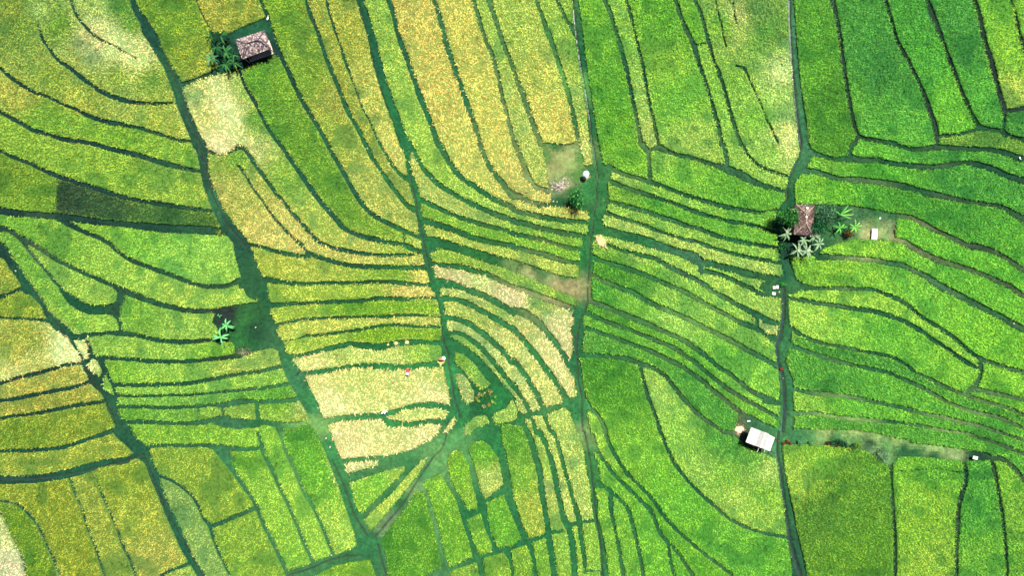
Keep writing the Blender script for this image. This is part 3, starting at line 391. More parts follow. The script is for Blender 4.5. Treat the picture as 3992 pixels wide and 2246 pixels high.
SEEDS = """
106 230|huge mottled terrace of partly flattened rice filling the top left corner
706 112|blocky olive green paddy between the wide footpath and the palms of the tiled hut
880 62|golden paddy cut by the top edge directly above the tiled hut
1154 142|long green gold paddy sweeping down along the right side of the tiled hut
1242 36|very thin pale gold strip second beyond the tiled hut toward the centre
1360 98|gold paddy tapering to a point, third beyond the tiled hut, left of the widest bund
1618 484|lime green curved paddy just right of the wide green bund holding the pale spiky tuft
1634 110|broad golden curved paddy second right of the wide green bund near the top centre
1838 224|golden curved paddy ending in a rounded tip beside the rubble heap
2072 588|narrow green gold strip whose rounded foot ends left of the bare plot
2064 188|wide golden paddy that ends squarely just above the bare sandy plot
2196 142|slim strip beside the centre right path whose foot ends above the pale blue parasol
2210 20|tiny pale wedge of rice at the top edge left of the centre right path
2420 580|rich green paddy hugging the right side of the path above the parasol
2424 68|narrow pale green strip between two broad green paddies, second right of the parasol path
2656 420|broad bright green paddy at the top, closed below by a slanting bund
2694 56|short green stub of paddy at the top edge ending at a tiny cross bund
2950 142|large wind tossed paddy with pale streaks and a dark clump by the right path
3240 516|smooth dark green paddy touching the right side of the far right path at the top
3462 402|wide dark mottled green paddy with a slanting foot, second right of the far right path
3586 156|bright green paddy whose pointed foot meets the slanting bund near the top right corner
3736 82|dark green paddy third from the top right corner with a rounded foot
3914 162|paddy with yellow blotches next to the top right corner
3974 18|sliver of bright green rice in the very top right corner
2882 618|thin green strip curving along the foot of the wind tossed paddy
1144 502|green paddy turning gold downhill, starting just below the tiled hut roof
136 432|yellow green curved band just under the huge flattened terrace at the left edge
880 456|paddy with a big pale flattened patch below the palms of the tiled hut
3956 484|small dark green plot on the right edge below the yellow blotched paddy
494 684|bright green curved band, third from the top on the left edge
3826 538|low olive plot on the right edge crossed above by the slanting bund
3362 578|rippling bright green band starting at the foot of the smooth dark green paddy
976 846|golden forked paddy below the big pale flattened patch
2716 696|broad green lens shaped paddy just below the slanting bund, upper right of centre
1674 742|lime band curving away from the top of the centre ditch, topmost on its right
94 728|yellow green plot on the left edge joined to the darker grey green plot
3774 708|second rippling green band above the tree shaded hut
2982 856|thin lime band directly under the lens shaped green paddy
3904 898|long dark green band passing just above the tree shaded hut to the right edge
284 776|dull dark grey green plot beside the wide footpath, much darker than its neighbours
2918 908|dark green band second below the lens shaped paddy
1676 830|thin green band second on the right of the centre ditch
3010 992|pale lime band third below the lens shaped paddy
2748 986|lime band ending just left of the stone blocks, above the greyish muddy bund
364 1000|long yellow green paddy sweeping under the rounded green plot at the left
3572 912|bright green paddy tapering right from the yard with the white boards
808 1010|rounded bright green plot with a broad right end beside the wide footpath
2200 1052|golden green band just above the muddy ochre bund right of the centre ditch
286 1250|slender green strip running beside the dark channel near the left edge
1612 942|tiny square plot beside the centre ditch at the tip of two golden paddies
2998 1198|pale lime strip below the small haycock, ending near the stone blocks
3934 1182|lime green paddy curving below the yard with the white boards toward the right edge
2560 1050|dark to lime strip starting just under the haycock beside the path
330 1128|small leaf shaped lime plot at the left with a dark triangular bund below
1052 1030|topmost of the level golden green bands between the wide footpath and the centre ditch
1722 998|lime band right below the muddy ochre bund
3836 1304|bright lime paddy on the right side widening below the banana plants
34 1102|small golden corner plot on the left edge beside the dark channel
2646 1176|lime green band whose left tip is dark green, third below the haycock
2168 1250|pale straw streaked paddy shaped like a long triangle left of the centre right path
2946 1106|small pale strip pinched beside the greyish muddy bund near the stone blocks
2946 1458|broad lime band that starts with a dark green tip beside the centre right path
1090 1142|second level gold green band between the wide footpath and the centre ditch
2074 1302|outer arc of pale straw streaked rice right of the centre ditch
3398 1168|thin pale lime wedge above the broad lime paddy right of the far right path
78 1186|small golden plot on the left edge above the large paddy with a whitish patch
550 1238|lime plot left of the two banana plants by the dark yard
1676 1196|third level band between the wide footpath and the centre ditch, dark green along its top
3576 1372|broad bright lime paddy right of the far right path ending at a small cross bund
1990 1340|second arc of pale straw streaked rice right of the centre ditch
2832 1482|thin pale green band second above the green paddy that ends at the white roofed hut
2964 1620|thin lime band that ends just above the white roofed hut
1126 1292|fourth level band between the wide footpath and the centre ditch, golden at its left end
114 1350|large orange gold paddy on the left edge with a whitish flattened patch
3000 1284|tiny pale plot beside the far right path boxed in by a cross bund
2000 1458|third slimmer arc of streaked rice right of the centre ditch
1476 1308|dark green topped band just above the bund with three straw heaps
2742 1562|deep green paddy whose rounded right end touches the soil heap by the white roofed hut
3462 1420|thin bright green wavy band below the broad lime paddy on the right
1850 1362|innermost slim arc of rice above the ring of flowering shrubs
462 1350|lime band directly below the banana plants
310 1350|tiny dark green triangle of rice squeezed between the left channel and a bund
1596 1382|pale tangled band just below the bund with three straw heaps
498 1450|lime band right of tiny corner plots, with dead twigs at its upper right end
3154 1450|dark mottled green paddy right of the small red leaved shrub on the path
1820 1428|small leaning plot of pale rice upper left of the ring of flowering shrubs
2398 1540|large green paddy with a long tail, left boundary on the centre right path
362 1428|tiny lime lozenge of rice upper one between the left channel and the level bands
3880 1476|small lime plot on the right edge closed on its left by a cross bund
264 1466|orange gold band under the paddy with the whitish flattened patch
1380 1528|largest straw coloured paddy, cream and peach, left of the centre ditch
2860 1862|broad paddy with dark blotches below the white roofed hut
1054 1474|thin level lime band at the left below the band with dead twigs
1818 1528|small upright pale plot left of the ring of flowering shrubs
414 1502|tiny lime lozenge of rice lower one between the left channel and the level bands
346 1532|second orange gold band on the left edge below the whitish patch
1104 1530|second thin level band, above the short plots and the oval muddy patch
3278 1586|lime band on the right just above the darker bottom band beside the dry grass verge
3970 1582|small tapering strip on the right edge below the cross bund
1984 1612|small pale tangled plot lower right of the ring of flowering shrubs
1132 1608|short green plot beside the wide footpath right of the oval muddy patch
244 1668|olive gold broad band on the left edge, fourth below the whitish patch
956 1604|short dark green plot directly above the oval muddy patch
798 1610|tiny square plot in the row above the oval muddy patch
2186 1650|lime plot just right of the ring of flowering shrubs and below the streaked arcs
674 1620|longest plot in the row of short plots left of the oval muddy patch
1610 1620|eye shaped straw plot between two green bunds below the largest straw paddy
2724 2200|thin curving strip between the large tailed green paddy and the narrower strip below it
3564 1696|dark green band directly above the dry grass verge on the right
2104 1648|slim pale gold strip right of the strip with reddish tips, near the bottom centre
1836 1662|small pale tuft of a plot just below the ring of flowering shrubs
1742 1670|tiny straw fleck of a plot at the right end of the lower straw paddy
2190 2142|narrow orange tinged strip running to the bottom right of centre
1370 1716|straw coloured paddy with a curved right edge, below the eye shaped plot
572 1696|long lime plot below the oval muddy patch with a strip bending down at its right
2040 1856|long bright green strip with a dark top below the ring of flowering shrubs
1182 1736|wide lime strip hugging the left side of the lower wide footpath
416 1742|gold green band on the left edge just above the long curved dark channel
3276 1942|big smooth dark green square paddy below the red flowering hedge
1890 1788|upright lime plot shaped like a leaf, second from the pale dry path fork
796 1860|lime green plot with a slanting foot, left of two long lime strips
978 1828|lime strip second left of the lower wide footpath strips
1786 1826|oval dark green plot immediately right of the pale dry path fork
2546 2128|bright green tapering paddy at the bottom between two dark bunds right of centre
3610 1960|square lime paddy with a thin line across its top at the lower right
552 2044|widest gold green rectangle at the lower left beside the diagonal path
1456 2022|slender pale strip beside the diagonal dry path
3826 2156|green strip between two dark bunds second from the bottom right corner
3944 1890|lime paddy in the bottom right corner under a dark curved bund
1380 1824|tiny peach and green plot under the lower straw paddy
1432 1918|triangular green plot between the wide footpath and the diagonal dry path
444 2188|narrow gold strip at the lower left left of the widest gold green rectangle
1778 2132|long green plot tapering upward right of the five sided dark green plot
752 2054|pale dull green plot squeezed against the diagonal path at the lower left
204 1982|gold green paddy at the lower left with a curved left boundary
2364 2056|narrow green strip with a rounded top just right of the lower centre right path
1592 2116|five sided dark green plot at the point where the paths fork
1968 2074|square green plot bordered by narrow bunds near the bottom centre
2460 2198|green strip with a pointed top second right of the lower centre right path
88 2068|dark green plot inside the curved bund in the bottom left corner
956 2140|lime rectangle at the bottom left below the plot with the slanting foot
1876 2110|small upright lime plot left of the square green plot near the bottom centre
40 2202|pale bleached plot in the bottom left corner
2302 2100|short lime block beside the lower centre right path with its own square end
2260 2216|thin lime sliver left of the short lime block at the bottom
2116 2212|green block at the bottom edge directly below the orange tinged strip's start
2034 2188|lime block at the bottom edge below the foot of the long bright strip
2650 2220|small green triangle of rice at the bottom edge among curving bunds
1938 2204|golden topped block at the bottom edge below the square green plot
1416 2216|golden green plot at the bottom edge left of the path fork
1830 2224|small green block at the bottom edge between the tapering plot and the golden topped block
728 2228|little gold plot at the bottom edge left of the diagonal path
"""
ORG={'A':(0,0),'B':(1000,0),'C':(2000,0),'D':(2992,0),'E':(0,562),'F':(1000,562),'G':(2000,562),'H':(2992,562),
'I':(0,1124),'J':(1000,1124),'K':(2000,1124),'L':(2992,1124),'M':(0,1684),'N':(1000,1684),'O':(2000,1684),'P':(2992,1684)}
CS=2  # cell px
PADC=120
def parse(D=None):
    lines=[];polys=[];fields=[]
    for t,txt in (D or TRACE).items():
        ox,oy=ORG[t]; s=2.576 if t in 'ABCDEFGHIJK' else 1.456
        for ln in txt.strip().split('\n'):
            tok=ln.split()
            kind='L'
            if tok[0] in 'PF' : kind=tok[0]; tok=tok[1:]
            pts=[];w=40
            for q in tok:
                v=[float(a) for a in q.split(',')]
                if len(v)>2:w=v[2]
                pts.append((ox+v[0]/s,oy+v[1]/s,w/s))
            (lines if kind=='L' else polys if kind=='P' else fields).append((t,pts) if kind=='L' else pts)
    return lines,polys,fields
def poly_mask(pts,H,W,x0,y0,cs):
    # even-odd fill, cell centres
    m=np.zeros((H,W),bool)
    xs=[p[0] for p in pts];ys=[p[1] for p in pts]
    j0=max(0,int((min(ys)-y0)/cs)-1);j1=min(H,int((max(ys)-y0)/cs)+2)
    n=len(pts)
    cx=x0+(np.arange(W)+.5)*cs
    for j in range(j0,j1):
        y=y0+(j+.5)*cs
        for i in range(n):
            xa,ya=pts[i][:2];xb,yb=pts[(i+1)%n][:2]
            if (ya<=y)!=(yb<=y):
                xi=xa+(y-ya)/(yb-ya)*(xb-xa)
                m[j]^=(cx>xi)
    return m
def catmull(pts,step=2.5):
    P=np.array(pts)
    if len(P)==2: P=np.array([P[0],(P[0]+P[1])/2,P[1]])
    Q=np.vstack([2*P[0]-P[1],P,2*P[-1]-P[-2]])
    out=[]
    for i in range(1,len(Q)-2):
        a,b,c,d=Q[i-1],Q[i],Q[i+1],Q[i+2]
        L=np.hypot(*(c-b)[:2]);n=max(2,int(L/step))
        for k in range(n):
            t=k/n
            out.append(.5*((2*b)+(-a+c)*t+(2*a-5*b+4*c-d)*t*t+(-a+3*b-3*c+d)*t**3))
    out.append(P[-1]);return np.array(out)
def build_mask():
    lines,polys,fields=parse()
    W=SW//CS;H=SH//CS
    mask=np.ones((H,W),bool)
    rs=np.random.RandomState(3)
    segs=[]
    ends=[]
    for li,(t,pts) in enumerate(lines):
        segs.append(catmull(pts)); ends.append((li,t,pts[0])); ends.append((li,t,pts[-1]))
    for i in range(len(ends)):
        for j in range(i+1,len(ends)):
            a,b=ends[i],ends[j]
            if a[1]!=b[1]:
                d=np.hypot(a[2][0]-b[2][0],a[2][1]-b[2][1])
                if 2<d<28: segs.append(catmull([a[2],b[2]]))
    for S in segs:
        # extend slightly outside the frame
        nz=rs.randn(len(S)+20);nz=np.convolve(nz,np.ones(9)/9,'same')[:len(S)]*1.6
        for (x,y,w),z in zip(S,nz):
            r=max(w/2+z*min(1,w/14),.9)
            i0=int((x-r)/CS)-1;i1=int((x+r)/CS)+2;j0=int((y-r)/CS)-1;j1=int((y+r)/CS)+2
            i0=max(i0,0);j0=max(j0,0)
            if i1<=i0 or j1<=j0 or i0>=W or j0>=H: continue
            sub=mask[j0:j1,i0:i1]
            yy=(np.arange(j0,j0+sub.shape[0])+.5)*CS-y;xx=(np.arange(i0,i0+sub.shape[1])+.5)*CS-x
            sub[(yy[:,None]**2+xx[None,:]**2)<r*r+.5]=False
    for p in polys: mask&=~poly_mask(p,H,W,0,0,CS)
    for p in fields: mask|=poly_mask(p,H,W,0,0,CS)
    return mask,segs
def components(mask):
    H,W=mask.shape
    par=[]
    def find(a):
        while par[a]!=a: par[a]=par[par[a]];a=par[a]
        return a
    rows=[];prev=[]
    for j in range(H):
        r=np.flatnonzero(np.diff(np.concatenate([[0],mask[j].astype(np.int8),[0]])))
        cur=[]
        for a,b in zip(r[::2],r[1::2]):
            idd=len(par);par.append(idd)
            for (pa,pb,pi) in prev:
                if pa<b and pb>a: par[find(pi)]=find(idd)
            cur.append((a,b,idd))
        rows.append(cur);prev=cur
    lab=np.zeros((H,W),np.int32);m={}
    for j,cur in enumerate(rows):
        for a,b,i in cur:
            f=find(i); k=m.setdefault(f,len(m)+1); lab[j,a:b]=k
    return lab,len(m)

def parse_lines(D): return parse(D)[0]
R = random.Random(11); RS = np.random.RandomState(5)
def W(px, py, z=0.0):
    s = GS * (CH + ZP - z) / CH
    return ((px - SW/2) * s, -(py - SH/2) * s, z)
def lin(c):
    c = np.asarray(c, float) / 255
    return np.where(c <= .04045, c/12.92, ((c+.055)/1.055)**2.4)
# ---------------------------------------------------------------- materials
def attr_mat(name, rough=.7, trans=0.0, spec=.2, bump=0.0, scale=8):
    m = bpy.data.materials.new(name); m.use_nodes = True; n = m.node_tree.nodes; l = m.node_tree.links
    b = n['Principled BSDF']; b.inputs['Roughness'].default_value = rough; b.inputs['Specular IOR Level'].default_value = spec
    at = n.new('ShaderNodeAttribute'); at.attribute_name = 'col'
    tx = n.new('ShaderNodeTexCoord'); no = n.new('ShaderNodeTexNoise'); no.inputs['Scale'].default_value = scale; no.inputs['Detail'].default_value = 4
    l.new(tx.outputs['Object'], no.inputs['Vector'])
    mr = n.new('ShaderNodeMapRange'); mr.inputs[1].default_value = .3; mr.inputs[2].default_value = .7; mr.inputs[3].default_value = .82; mr.inputs[4].default_value = 1.18
    l.new(no.outputs['Fac'], mr.inputs[0])
    mx = n.new('ShaderNodeVectorMath'); mx.operation = 'SCALE'; l.new(at.outputs['Color'], mx.inputs[0]); l.new(mr.outputs[0], mx.inputs['Scale'])
    l.new(mx.outputs[0], b.inputs['Base Color'])
    if bump:
        bp = n.new('ShaderNodeBump'); bp.inputs['Strength'].default_value = bump; bp.inputs['Distance'].default_value = .03
        l.new(no.outputs['Fac'], bp.inputs['Height']); l.new(bp.outputs[0], b.inputs['Normal'])
    if trans:
        t = n.new('ShaderNodeBsdfTranslucent'); l.new(mx.outputs[0], t.inputs[0])
        ms = n.new('ShaderNodeMixShader'); ms.inputs[0].default_value = trans
        l.new(b.outputs[0], ms.inputs[1]); l.new(t.outputs[0], ms.inputs[2]); l.new(ms.outputs[0], n['Material Output'].inputs[0])
    return m
M_LEAF = attr_mat('foliage', .75, .25, .04)
M_EARTH = attr_mat('turf_and_soil', .95, 0, .1, .6, 3)
M_SOLID = attr_mat('weathered_solid', .8, 0, .3, .4, 14)
M_CLOTH = attr_mat('cloth_and_skin', .85, 0, .2, .2, 20)
M_SHEET = attr_mat('painted_sheet', .45, 0, .4, .15, 5)
M_WATER = attr_mat('ditch_water', .12, 0, .5, .1, 4)
# ---------------------------------------------------------------- mesh helpers
def raw(name, V, F, colr, mat, parent=None, smooth=False, nverts=3):
    """V (n,3), F (m,k) int, colr (n,3) linear -> mesh object"""
    me = bpy.data.meshes.new(name); V = np.asarray(V, np.float32); F = np.asarray(F, np.int32)
    k = F.shape[1]; m = len(F)
    me.vertices.add(len(V)); me.vertices.foreach_set('co', V.ravel())
    me.loops.add(m*k); me.loops.foreach_set('vertex_index', F.ravel())
    me.polygons.add(m); me.polygons.foreach_set('loop_start', np.arange(0, m*k, k, dtype=np.int32))
    me.update(calc_edges=True)
    at = me.color_attributes.new('col', 'FLOAT_COLOR', 'POINT')
    c = np.ones((len(V), 4), np.float32); c[:, :3] = np.clip(colr, 0, 1); at.data.foreach_set('color', c.ravel())
    me.materials.append(mat)
    if smooth: me.polygons.foreach_set('use_smooth', np.ones(m, bool))
    o = bpy.data.objects.new(name, me); col.objects.link(o)
    if parent: o.parent = parent
    return o
class MB:
    """collects shapes (each with a colour) for ONE mesh object"""
    def __init__(s): s.v = []; s.f = []; s.c = []
    def add(s, vs, fs, c):
        b = len(s.v); s.v += [tuple(v) for v in vs]; s.f += [tuple(b+i for i in f) for f in fs]
        c = tuple(c); s.c += [c]*len(vs) if not hasattr(c[0], '__len__') else list(c); return s
    def box(s, ctr, size, c, rz=0, mat=None):
        x, y, z = [d/2 for d in size]
        vs = [Vector(q) for q in [(-x,-y,-z),(x,-y,-z),(x,y,-z),(-x,y,-z),(-x,-y,z),(x,-y,z),(x,y,z),(-x,y,z)]]
        m = mat if mat else Matrix.Rotation(rz, 3, 'Z')
        vs = [m @ v + Vector(ctr) for v in vs]
        return s.add(vs, [(0,3,2,1),(4,5,6,7),(0,1,5,4),(1,2,6,5),(2,3,7,6),(3,0,4,7)], c)
    def tube(s, pts, rad, c, n=8, cap=True):
        pts = [Vector(p) for p in pts]; rad = rad if hasattr(rad, '__len__') else [rad]*len(pts)
        vs = []; fs = []
        for i, p in enumerate(pts):
            d = (pts[min(i+1, len(pts)-1)] - pts[max(i-1, 0)]).normalized()
            u = d.cross(Vector((0, 0, 1)) if abs(d.z) < .9 else Vector((1, 0, 0))).normalized(); q = d.cross(u)
            for k in range(n):
                t = 2*math.pi*k/n; vs.append(p + (u*math.cos(t) + q*math.sin(t))*rad[i])
        for i in range(len(pts)-1):
            for k in range(n): fs.append((i*n+k, i*n+(k+1) % n, (i+1)*n+(k+1) % n, (i+1)*n+k))
        if cap: fs.append(tuple(range(n))[::-1]); fs.append(tuple((len(pts)-1)*n+k for k in range(n)))
        return s.add(vs, fs, c)
    def blob(s, ctr, r, c, seg=8, ring=5, jit=0.15, rnd=R, rz=0):
        vs = [(0, 0, -1)]
        for i in range(1, ring):
            a = math.pi*i/ring - math.pi/2
            for k in range(seg): b = 2*math.pi*(k + .5*(i % 2))/seg; vs.append((math.cos(a)*math.cos(b), math.cos(a)*math.sin(b), math.sin(a)))
        vs.append((0, 0, 1)); n = len(vs)
        vs = [Matrix.Rotation(rz, 3, 'Z') @ Vector((x*r[0], y*r[1], z*r[2]))*(1+rnd.uniform(-jit, jit)) + Vector(ctr) for x, y, z in vs]
        fs = [(0, 1+(k+1) % seg, 1+k) for k in range(seg)]
        for i in range(ring-2):
            for k in range(seg):
                a, b = 1+i*seg+k, 1+i*seg+(k+1) % seg; fs.append((a, b, b+seg, a+seg))
        q = 1+(ring-2)*seg
        fs += [(q+k, q+(k+1) % seg, n-1) for k in range(seg)]
        return s.add(vs, fs, c)
    def build(s, name, mat, parent=None, smooth=False):
        me = bpy.data.meshes.new(name); me.from_pydata(s.v, [], s.f); me.update()
        at = me.color_attributes.new('col', 'FLOAT_COLOR', 'POINT')
        c = np.ones((len(s.v), 4), np.float32); c[:, :3] = np.clip(np.array(s.c), 0, 1); at.data.foreach_set('color', c.ravel())
        me.materials.append(mat)
        if smooth: me.polygons.foreach_set('use_smooth', np.ones(len(me.polygons), bool))
        o = bpy.data.objects.new(name, me); col.objects.link(o)
        if parent: o.parent = parent
        return o
def tag(o, label=None, cat=None, group=None, kind=None):
    for k, v in (('label', label), ('category', cat), ('group', group), ('kind', kind)):
        if v: o[k] = v
    return o
def empty(name, loc, label, cat, group=None, rz=0):
    o = bpy.data.objects.new(name, None); col.objects.link(o); o.location = loc; o.rotation_euler = (0, 0, rz)
    return tag(o, label, cat, group)
def copy_tree(o, parent=None):
    c = o.copy(); col.objects.link(c); c.parent = parent
    for ch in [x for x in bpy.data.objects if x.parent == o]: copy_tree(ch, c)
    return c
def vnoise(x, y, cell, seed):
    """smooth value noise in -1..1 at arrays x,y (pixels)"""
    g = np.random.RandomState(seed).rand(96, 96)*2-1
    u = (x + 9000)/cell; v = (y + 9000)/cell
    i = np.floor(u).astype(int); j = np.floor(v).astype(int); fu = u-i; fv = v-j
    fu = fu*fu*(3-2*fu); fv = fv*fv*(3-2*fv)
    G = lambda a, b: g[a % 96, b % 96]
    return (G(i, j)*(1-fu)+G(i+1, j)*fu)*(1-fv)+(G(i, j+1)*(1-fu)+G(i+1, j+1)*fu)*fv
# ---------------------------------------------------------------- field map
mask, segs = build_mask()
lab, nlab = components(mask)
PADC = 90
cnt = np.bincount(lab.ravel(), minlength=nlab+1)
lab[cnt[lab] < 150] = 0
lab = np.pad(lab, PADC, mode='edge')
LH, LW = lab.shape
def lab_at(px, py):
    i = np.clip((np.asarray(px)/CS).astype(int)+PADC, 0, LW-1); j = np.clip((np.asarray(py)/CS).astype(int)+PADC, 0, LH-1)
    return lab[j, i]
def pts_of(txt):
    a = np.array([[float(v) for v in q.split(',')] for q in txt.replace('\n', ';').split(';') if q.strip()])
    return a[:, 0]*SW/2576, a[:, 1]*SW/2576, a[:, 2:5]
CG = 10                                   # colour grid in pixels
gx = np.arange(-200, SW+200, CG)+CG/2; gy = np.arange(-200, SH+200, CG)+CG/2
GX, GY = np.meshgrid(gx, gy)
def idw(PX, PY, PC, X, Y, L=None, own=None, p=3.0, soft=14):
    out = np.zeros(X.shape+(3,)); ws = np.zeros(X.shape)
    for k in range(len(PX)):
        d2 = (X-PX[k])**2+(Y-PY[k])**2+soft*soft
        wt = d2**(-p/2)
        if L is not None and own[k] > 0: wt = wt*np.where(L == own[k], 4000., 1.)
        ws += wt; out += wt[..., None]*PC[k]
    return out/ws[..., None]
cx_, cy_, cc_ = pts_of(CROP); cc_[:, 0] = cc_[:, 0]*1.06+.26*np.clip(cc_[:, 1]-cc_[:, 0]-15, 0, 100)+.10*np.clip(cc_[:, 0]-130, 0, 60); cc_[:, 2] += 12; cc_ = lin(cc_); own = lab_at(cx_, cy_)
CROPG = idw(cx_, cy_, cc_, GX, GY, lab_at(GX, GY), own, 3.0, 30)
gx_, gy_, gc_ = pts_of(GROUND); gc_ = lin(gc_)  # teal shadow tone of the bund grass is painted into these base colours
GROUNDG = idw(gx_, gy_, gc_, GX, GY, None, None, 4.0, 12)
def samp(G, px, py):
    i = np.clip(((px+200)/CG).astype(int), 0, G.shape[1]-1); j = np.clip(((py+200)/CG).astype(int), 0, G.shape[0]-1)
    return G[j, i]
# distance (cells) to the nearest bund, coarse: repeated erosion
occ = lab > 0
edge = np.zeros(lab.shape, np.float32); m = occ.copy()
for k in range(8):
    edge += m
    m2 = m.copy(); m2[1:] &= m[:-1]; m2[:-1] &= m[1:]; m2[:, 1:] &= m[:, :-1]; m2[:, :-1] &= m[:, 1:]; m = m2
# ---------------------------------------------------------------- ground sheet
DITCH = {
'A': "1680,640,10 1760,800 1830,970 1860,1080 1900,1200 1960,1330 2010,1448",
'E': "2015,0,10 2045,120 2090,320 2130,480 2190,620 2280,800 2380,920 2470,1030",
'F': "1540,280,10 1560,420 1600,560 1610,720 1640,800 1665,930 1690,1050 1715,1170 1735,1240",
'J': """1800,90,10 1835,230 1855,400 1890,560 1920,660 1935,800 1965,960 1990,1120 2030,1240 2040,1310
400,880,5 440,840
1860,515,6 1890,560""",
'C': "602,0,14 615,200 652,500 692,750 722,900 748,1080 775,1250 788,1448",
'G': "800,0,14 830,200 850,330 830,450,9 840,560 810,680 800,830 780,950 770,1050 760,1250 750,1400",
'K': "745,0,8 745,150 700,260,14 655,400 635,600 645,800 655,950 690,1100 685,1230,8 700,1448",
'D': "215,0,26 222,300 245,700 275,1000 300,1250 335,1448",
'H': "335,0,16 310,120 250,260 200,400 190,560",
'L': "90,0,18 90,150 70,280 52,330 60,420 85,500 92,600 95,700 85,818",
'P': """60,0,12 55,120 75,230 92,380,14 110,500 125,600 150,700,18 185,818
95,60,8 105,230 130,380 160,510 185,640 225,818""",
'M': """0,272,8 200,268 400,240 550,205 700,170 820,130
830,150,8 880,280 940,420 1000,540 1090,700 1130,780 1150,818""",
'N': """180,815,7 300,780 400,735 500,710 600,700
670,600,8 730,530 830,410 900,300 1000,150 1060,80 1090,-60
440,180,5 490,290 530,400 560,480 630,590
690,640,8 720,760 740,818""",
'O': "405,0,6 430,130 440,200 455,330 470,480 500,680 505,818",
'I': "345,0,14 430,160 540,310 640,430 700,540 790,680 900,870 1030,1080 1130,1260 1170,1400",
'B': "1030,50,14 1100,330 1170,620 1240,880 1330,1150 1420,1400",
}
ditches = parse_lines(DITCH)
dmask = np.zeros(lab.shape, np.float32)
for t, pts in ditches:
    for x, y, wd in catmull(pts):
        r = max(wd/2, 3); i0 = int((x-r)/CS)+PADC-2; i1 = int((x+r)/CS)+PADC+3; j0 = int((y-r)/CS)+PADC-2; j1 = int((y+r)/CS)+PADC+3
        if i0 < 0 or j0 < 0 or i1 > LW or j1 > LH: continue
        yy = (np.arange(j0, j1)-PADC+.5)*CS-y; xx = (np.arange(i0, i1)-PADC+.5)*CS-x
        d = np.sqrt(yy[:, None]**2+xx[None, :]**2)
        sub = dmask[j0:j1, i0:i1]; np.maximum(sub, np.clip(1.4-d/r, 0, 1), out=sub)
# height of bunds: blurred mask
bund = (lab == 0).astype(np.float32)
def blur(a, n):
    for _ in range(n):
        a = (a + np.roll(a, 1, 0) + np.roll(a, -1, 0) + np.roll(a, 1, 1) + np.roll(a, -1, 1))/5
    return a
bh = blur(bund, 4)
STEP = 2
gj = np.arange(0, LH, STEP); gi = np.arange(0, LW, STEP)
JJ, II = np.meshgrid(gj, gi, indexing='ij')
PX = (II-PADC+.5)*CS*1.0; PY = (JJ-PADC+.5)*CS*1.0
Z = .22*bh[JJ, II] + .035*vnoise(PX, PY, 9, 1) + .05*vnoise(PX, PY, 30, 2) - .30*dmask[JJ, II]
X, Y, _ = W(PX, PY, 0); 
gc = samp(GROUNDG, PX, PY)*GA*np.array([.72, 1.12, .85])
v1 = vnoise(PX, PY, 12, 3)[..., None]; v2 = vnoise(PX, PY, 45, 4)[..., None]; v3 = RS.rand(*PX.shape)[..., None]-.5
gc = gc*(1+.22*v1+.15*v2+.35*v3)
wet = dmask[JJ, II][..., None]; gc = gc*(1-wet*.75) + lin((60, 50, 35))*.3*wet*.75
V = np.stack([X, Y, Z], -1).reshape(-1, 3)
nj, ni = PX.shape; idx = np.arange(nj*ni).reshape(nj, ni)
F = np.stack([idx[:-1, :-1], idx[1:, :-1], idx[1:, 1:], idx[:-1, 1:]], -1).reshape(-1, 4)
g = raw('ground', V, F, gc.reshape(-1, 3), M_EARTH, smooth=True); tag(g, kind='structure')
mb = MB()
mb.add([(-400, -400, -.45), (400, -400, -.45), (400, 400, -.45), (-400, 400, -.45)], [(0, 1, 2, 3)], lin((70, 110, 70))*.3)
tag(mb.build('terrain', M_EARTH), kind='structure')
# water lying in the ditches
mb = MB()
for t, pts in ditches:
    C = catmull(pts, 8); vs = []; fs = []
    for k in range(len(C)):
        a = C[max(k-1, 0)]; b = C[min(k+1, len(C)-1)]; d = np.hypot(*(b-a)[:2]) or 1
        nx, ny = -(b-a)[1]/d, (b-a)[0]/d; r = C[k][2]*.42
        vs += [W(C[k][0]+nx*r, C[k][1]+ny*r, -.02), W(C[k][0]-nx*r, C[k][1]-ny*r, -.02)]
        if k: fs.append((2*k-2, 2*k-1, 2*k+1, 2*k))
    mb.add(vs, fs, lin((30, 45, 45))*.5)
tag(mb.build('ditch_water', M_WATER), kind='structure')
# ---------------------------------------------------------------- grass blades shared by turf and rice
def blades(px, py, z0, z1, ln, wd, ang, colr, droop=0.6):
    """4-vertex folded blades. ln = horizontal reach, droop = tip height relative to the bend"""
    n = len(px); x, y, _ = W(px, py, ZP); ca, sa = np.cos(ang), np.sin(ang)
    V = np.empty((n, 4, 3), np.float32)
    V[:, 0] = np.stack([x, y, z0], -1)
    mx, my = x+ca*ln*.45, y+sa*ln*.45
    V[:, 1] = np.stack([mx-sa*wd/2, my+ca*wd/2, z1], -1)
    V[:, 2] = np.stack([mx+sa*wd/2, my-ca*wd/2, z1], -1)
    V[:, 3] = np.stack([x+ca*ln, y+sa*ln, z1-droop*ln*.5], -1)
    b = (np.arange(n)*4)[:, None]
    F = np.concatenate([b+[[0, 2, 1]], b+[[1, 2, 3]]], 1).reshape(-1, 3)
    C = np.repeat(colr[:, None], 4, 1).copy(); C[:, 0] *= .7
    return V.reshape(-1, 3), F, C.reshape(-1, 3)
CELL = (GS*CS)**2
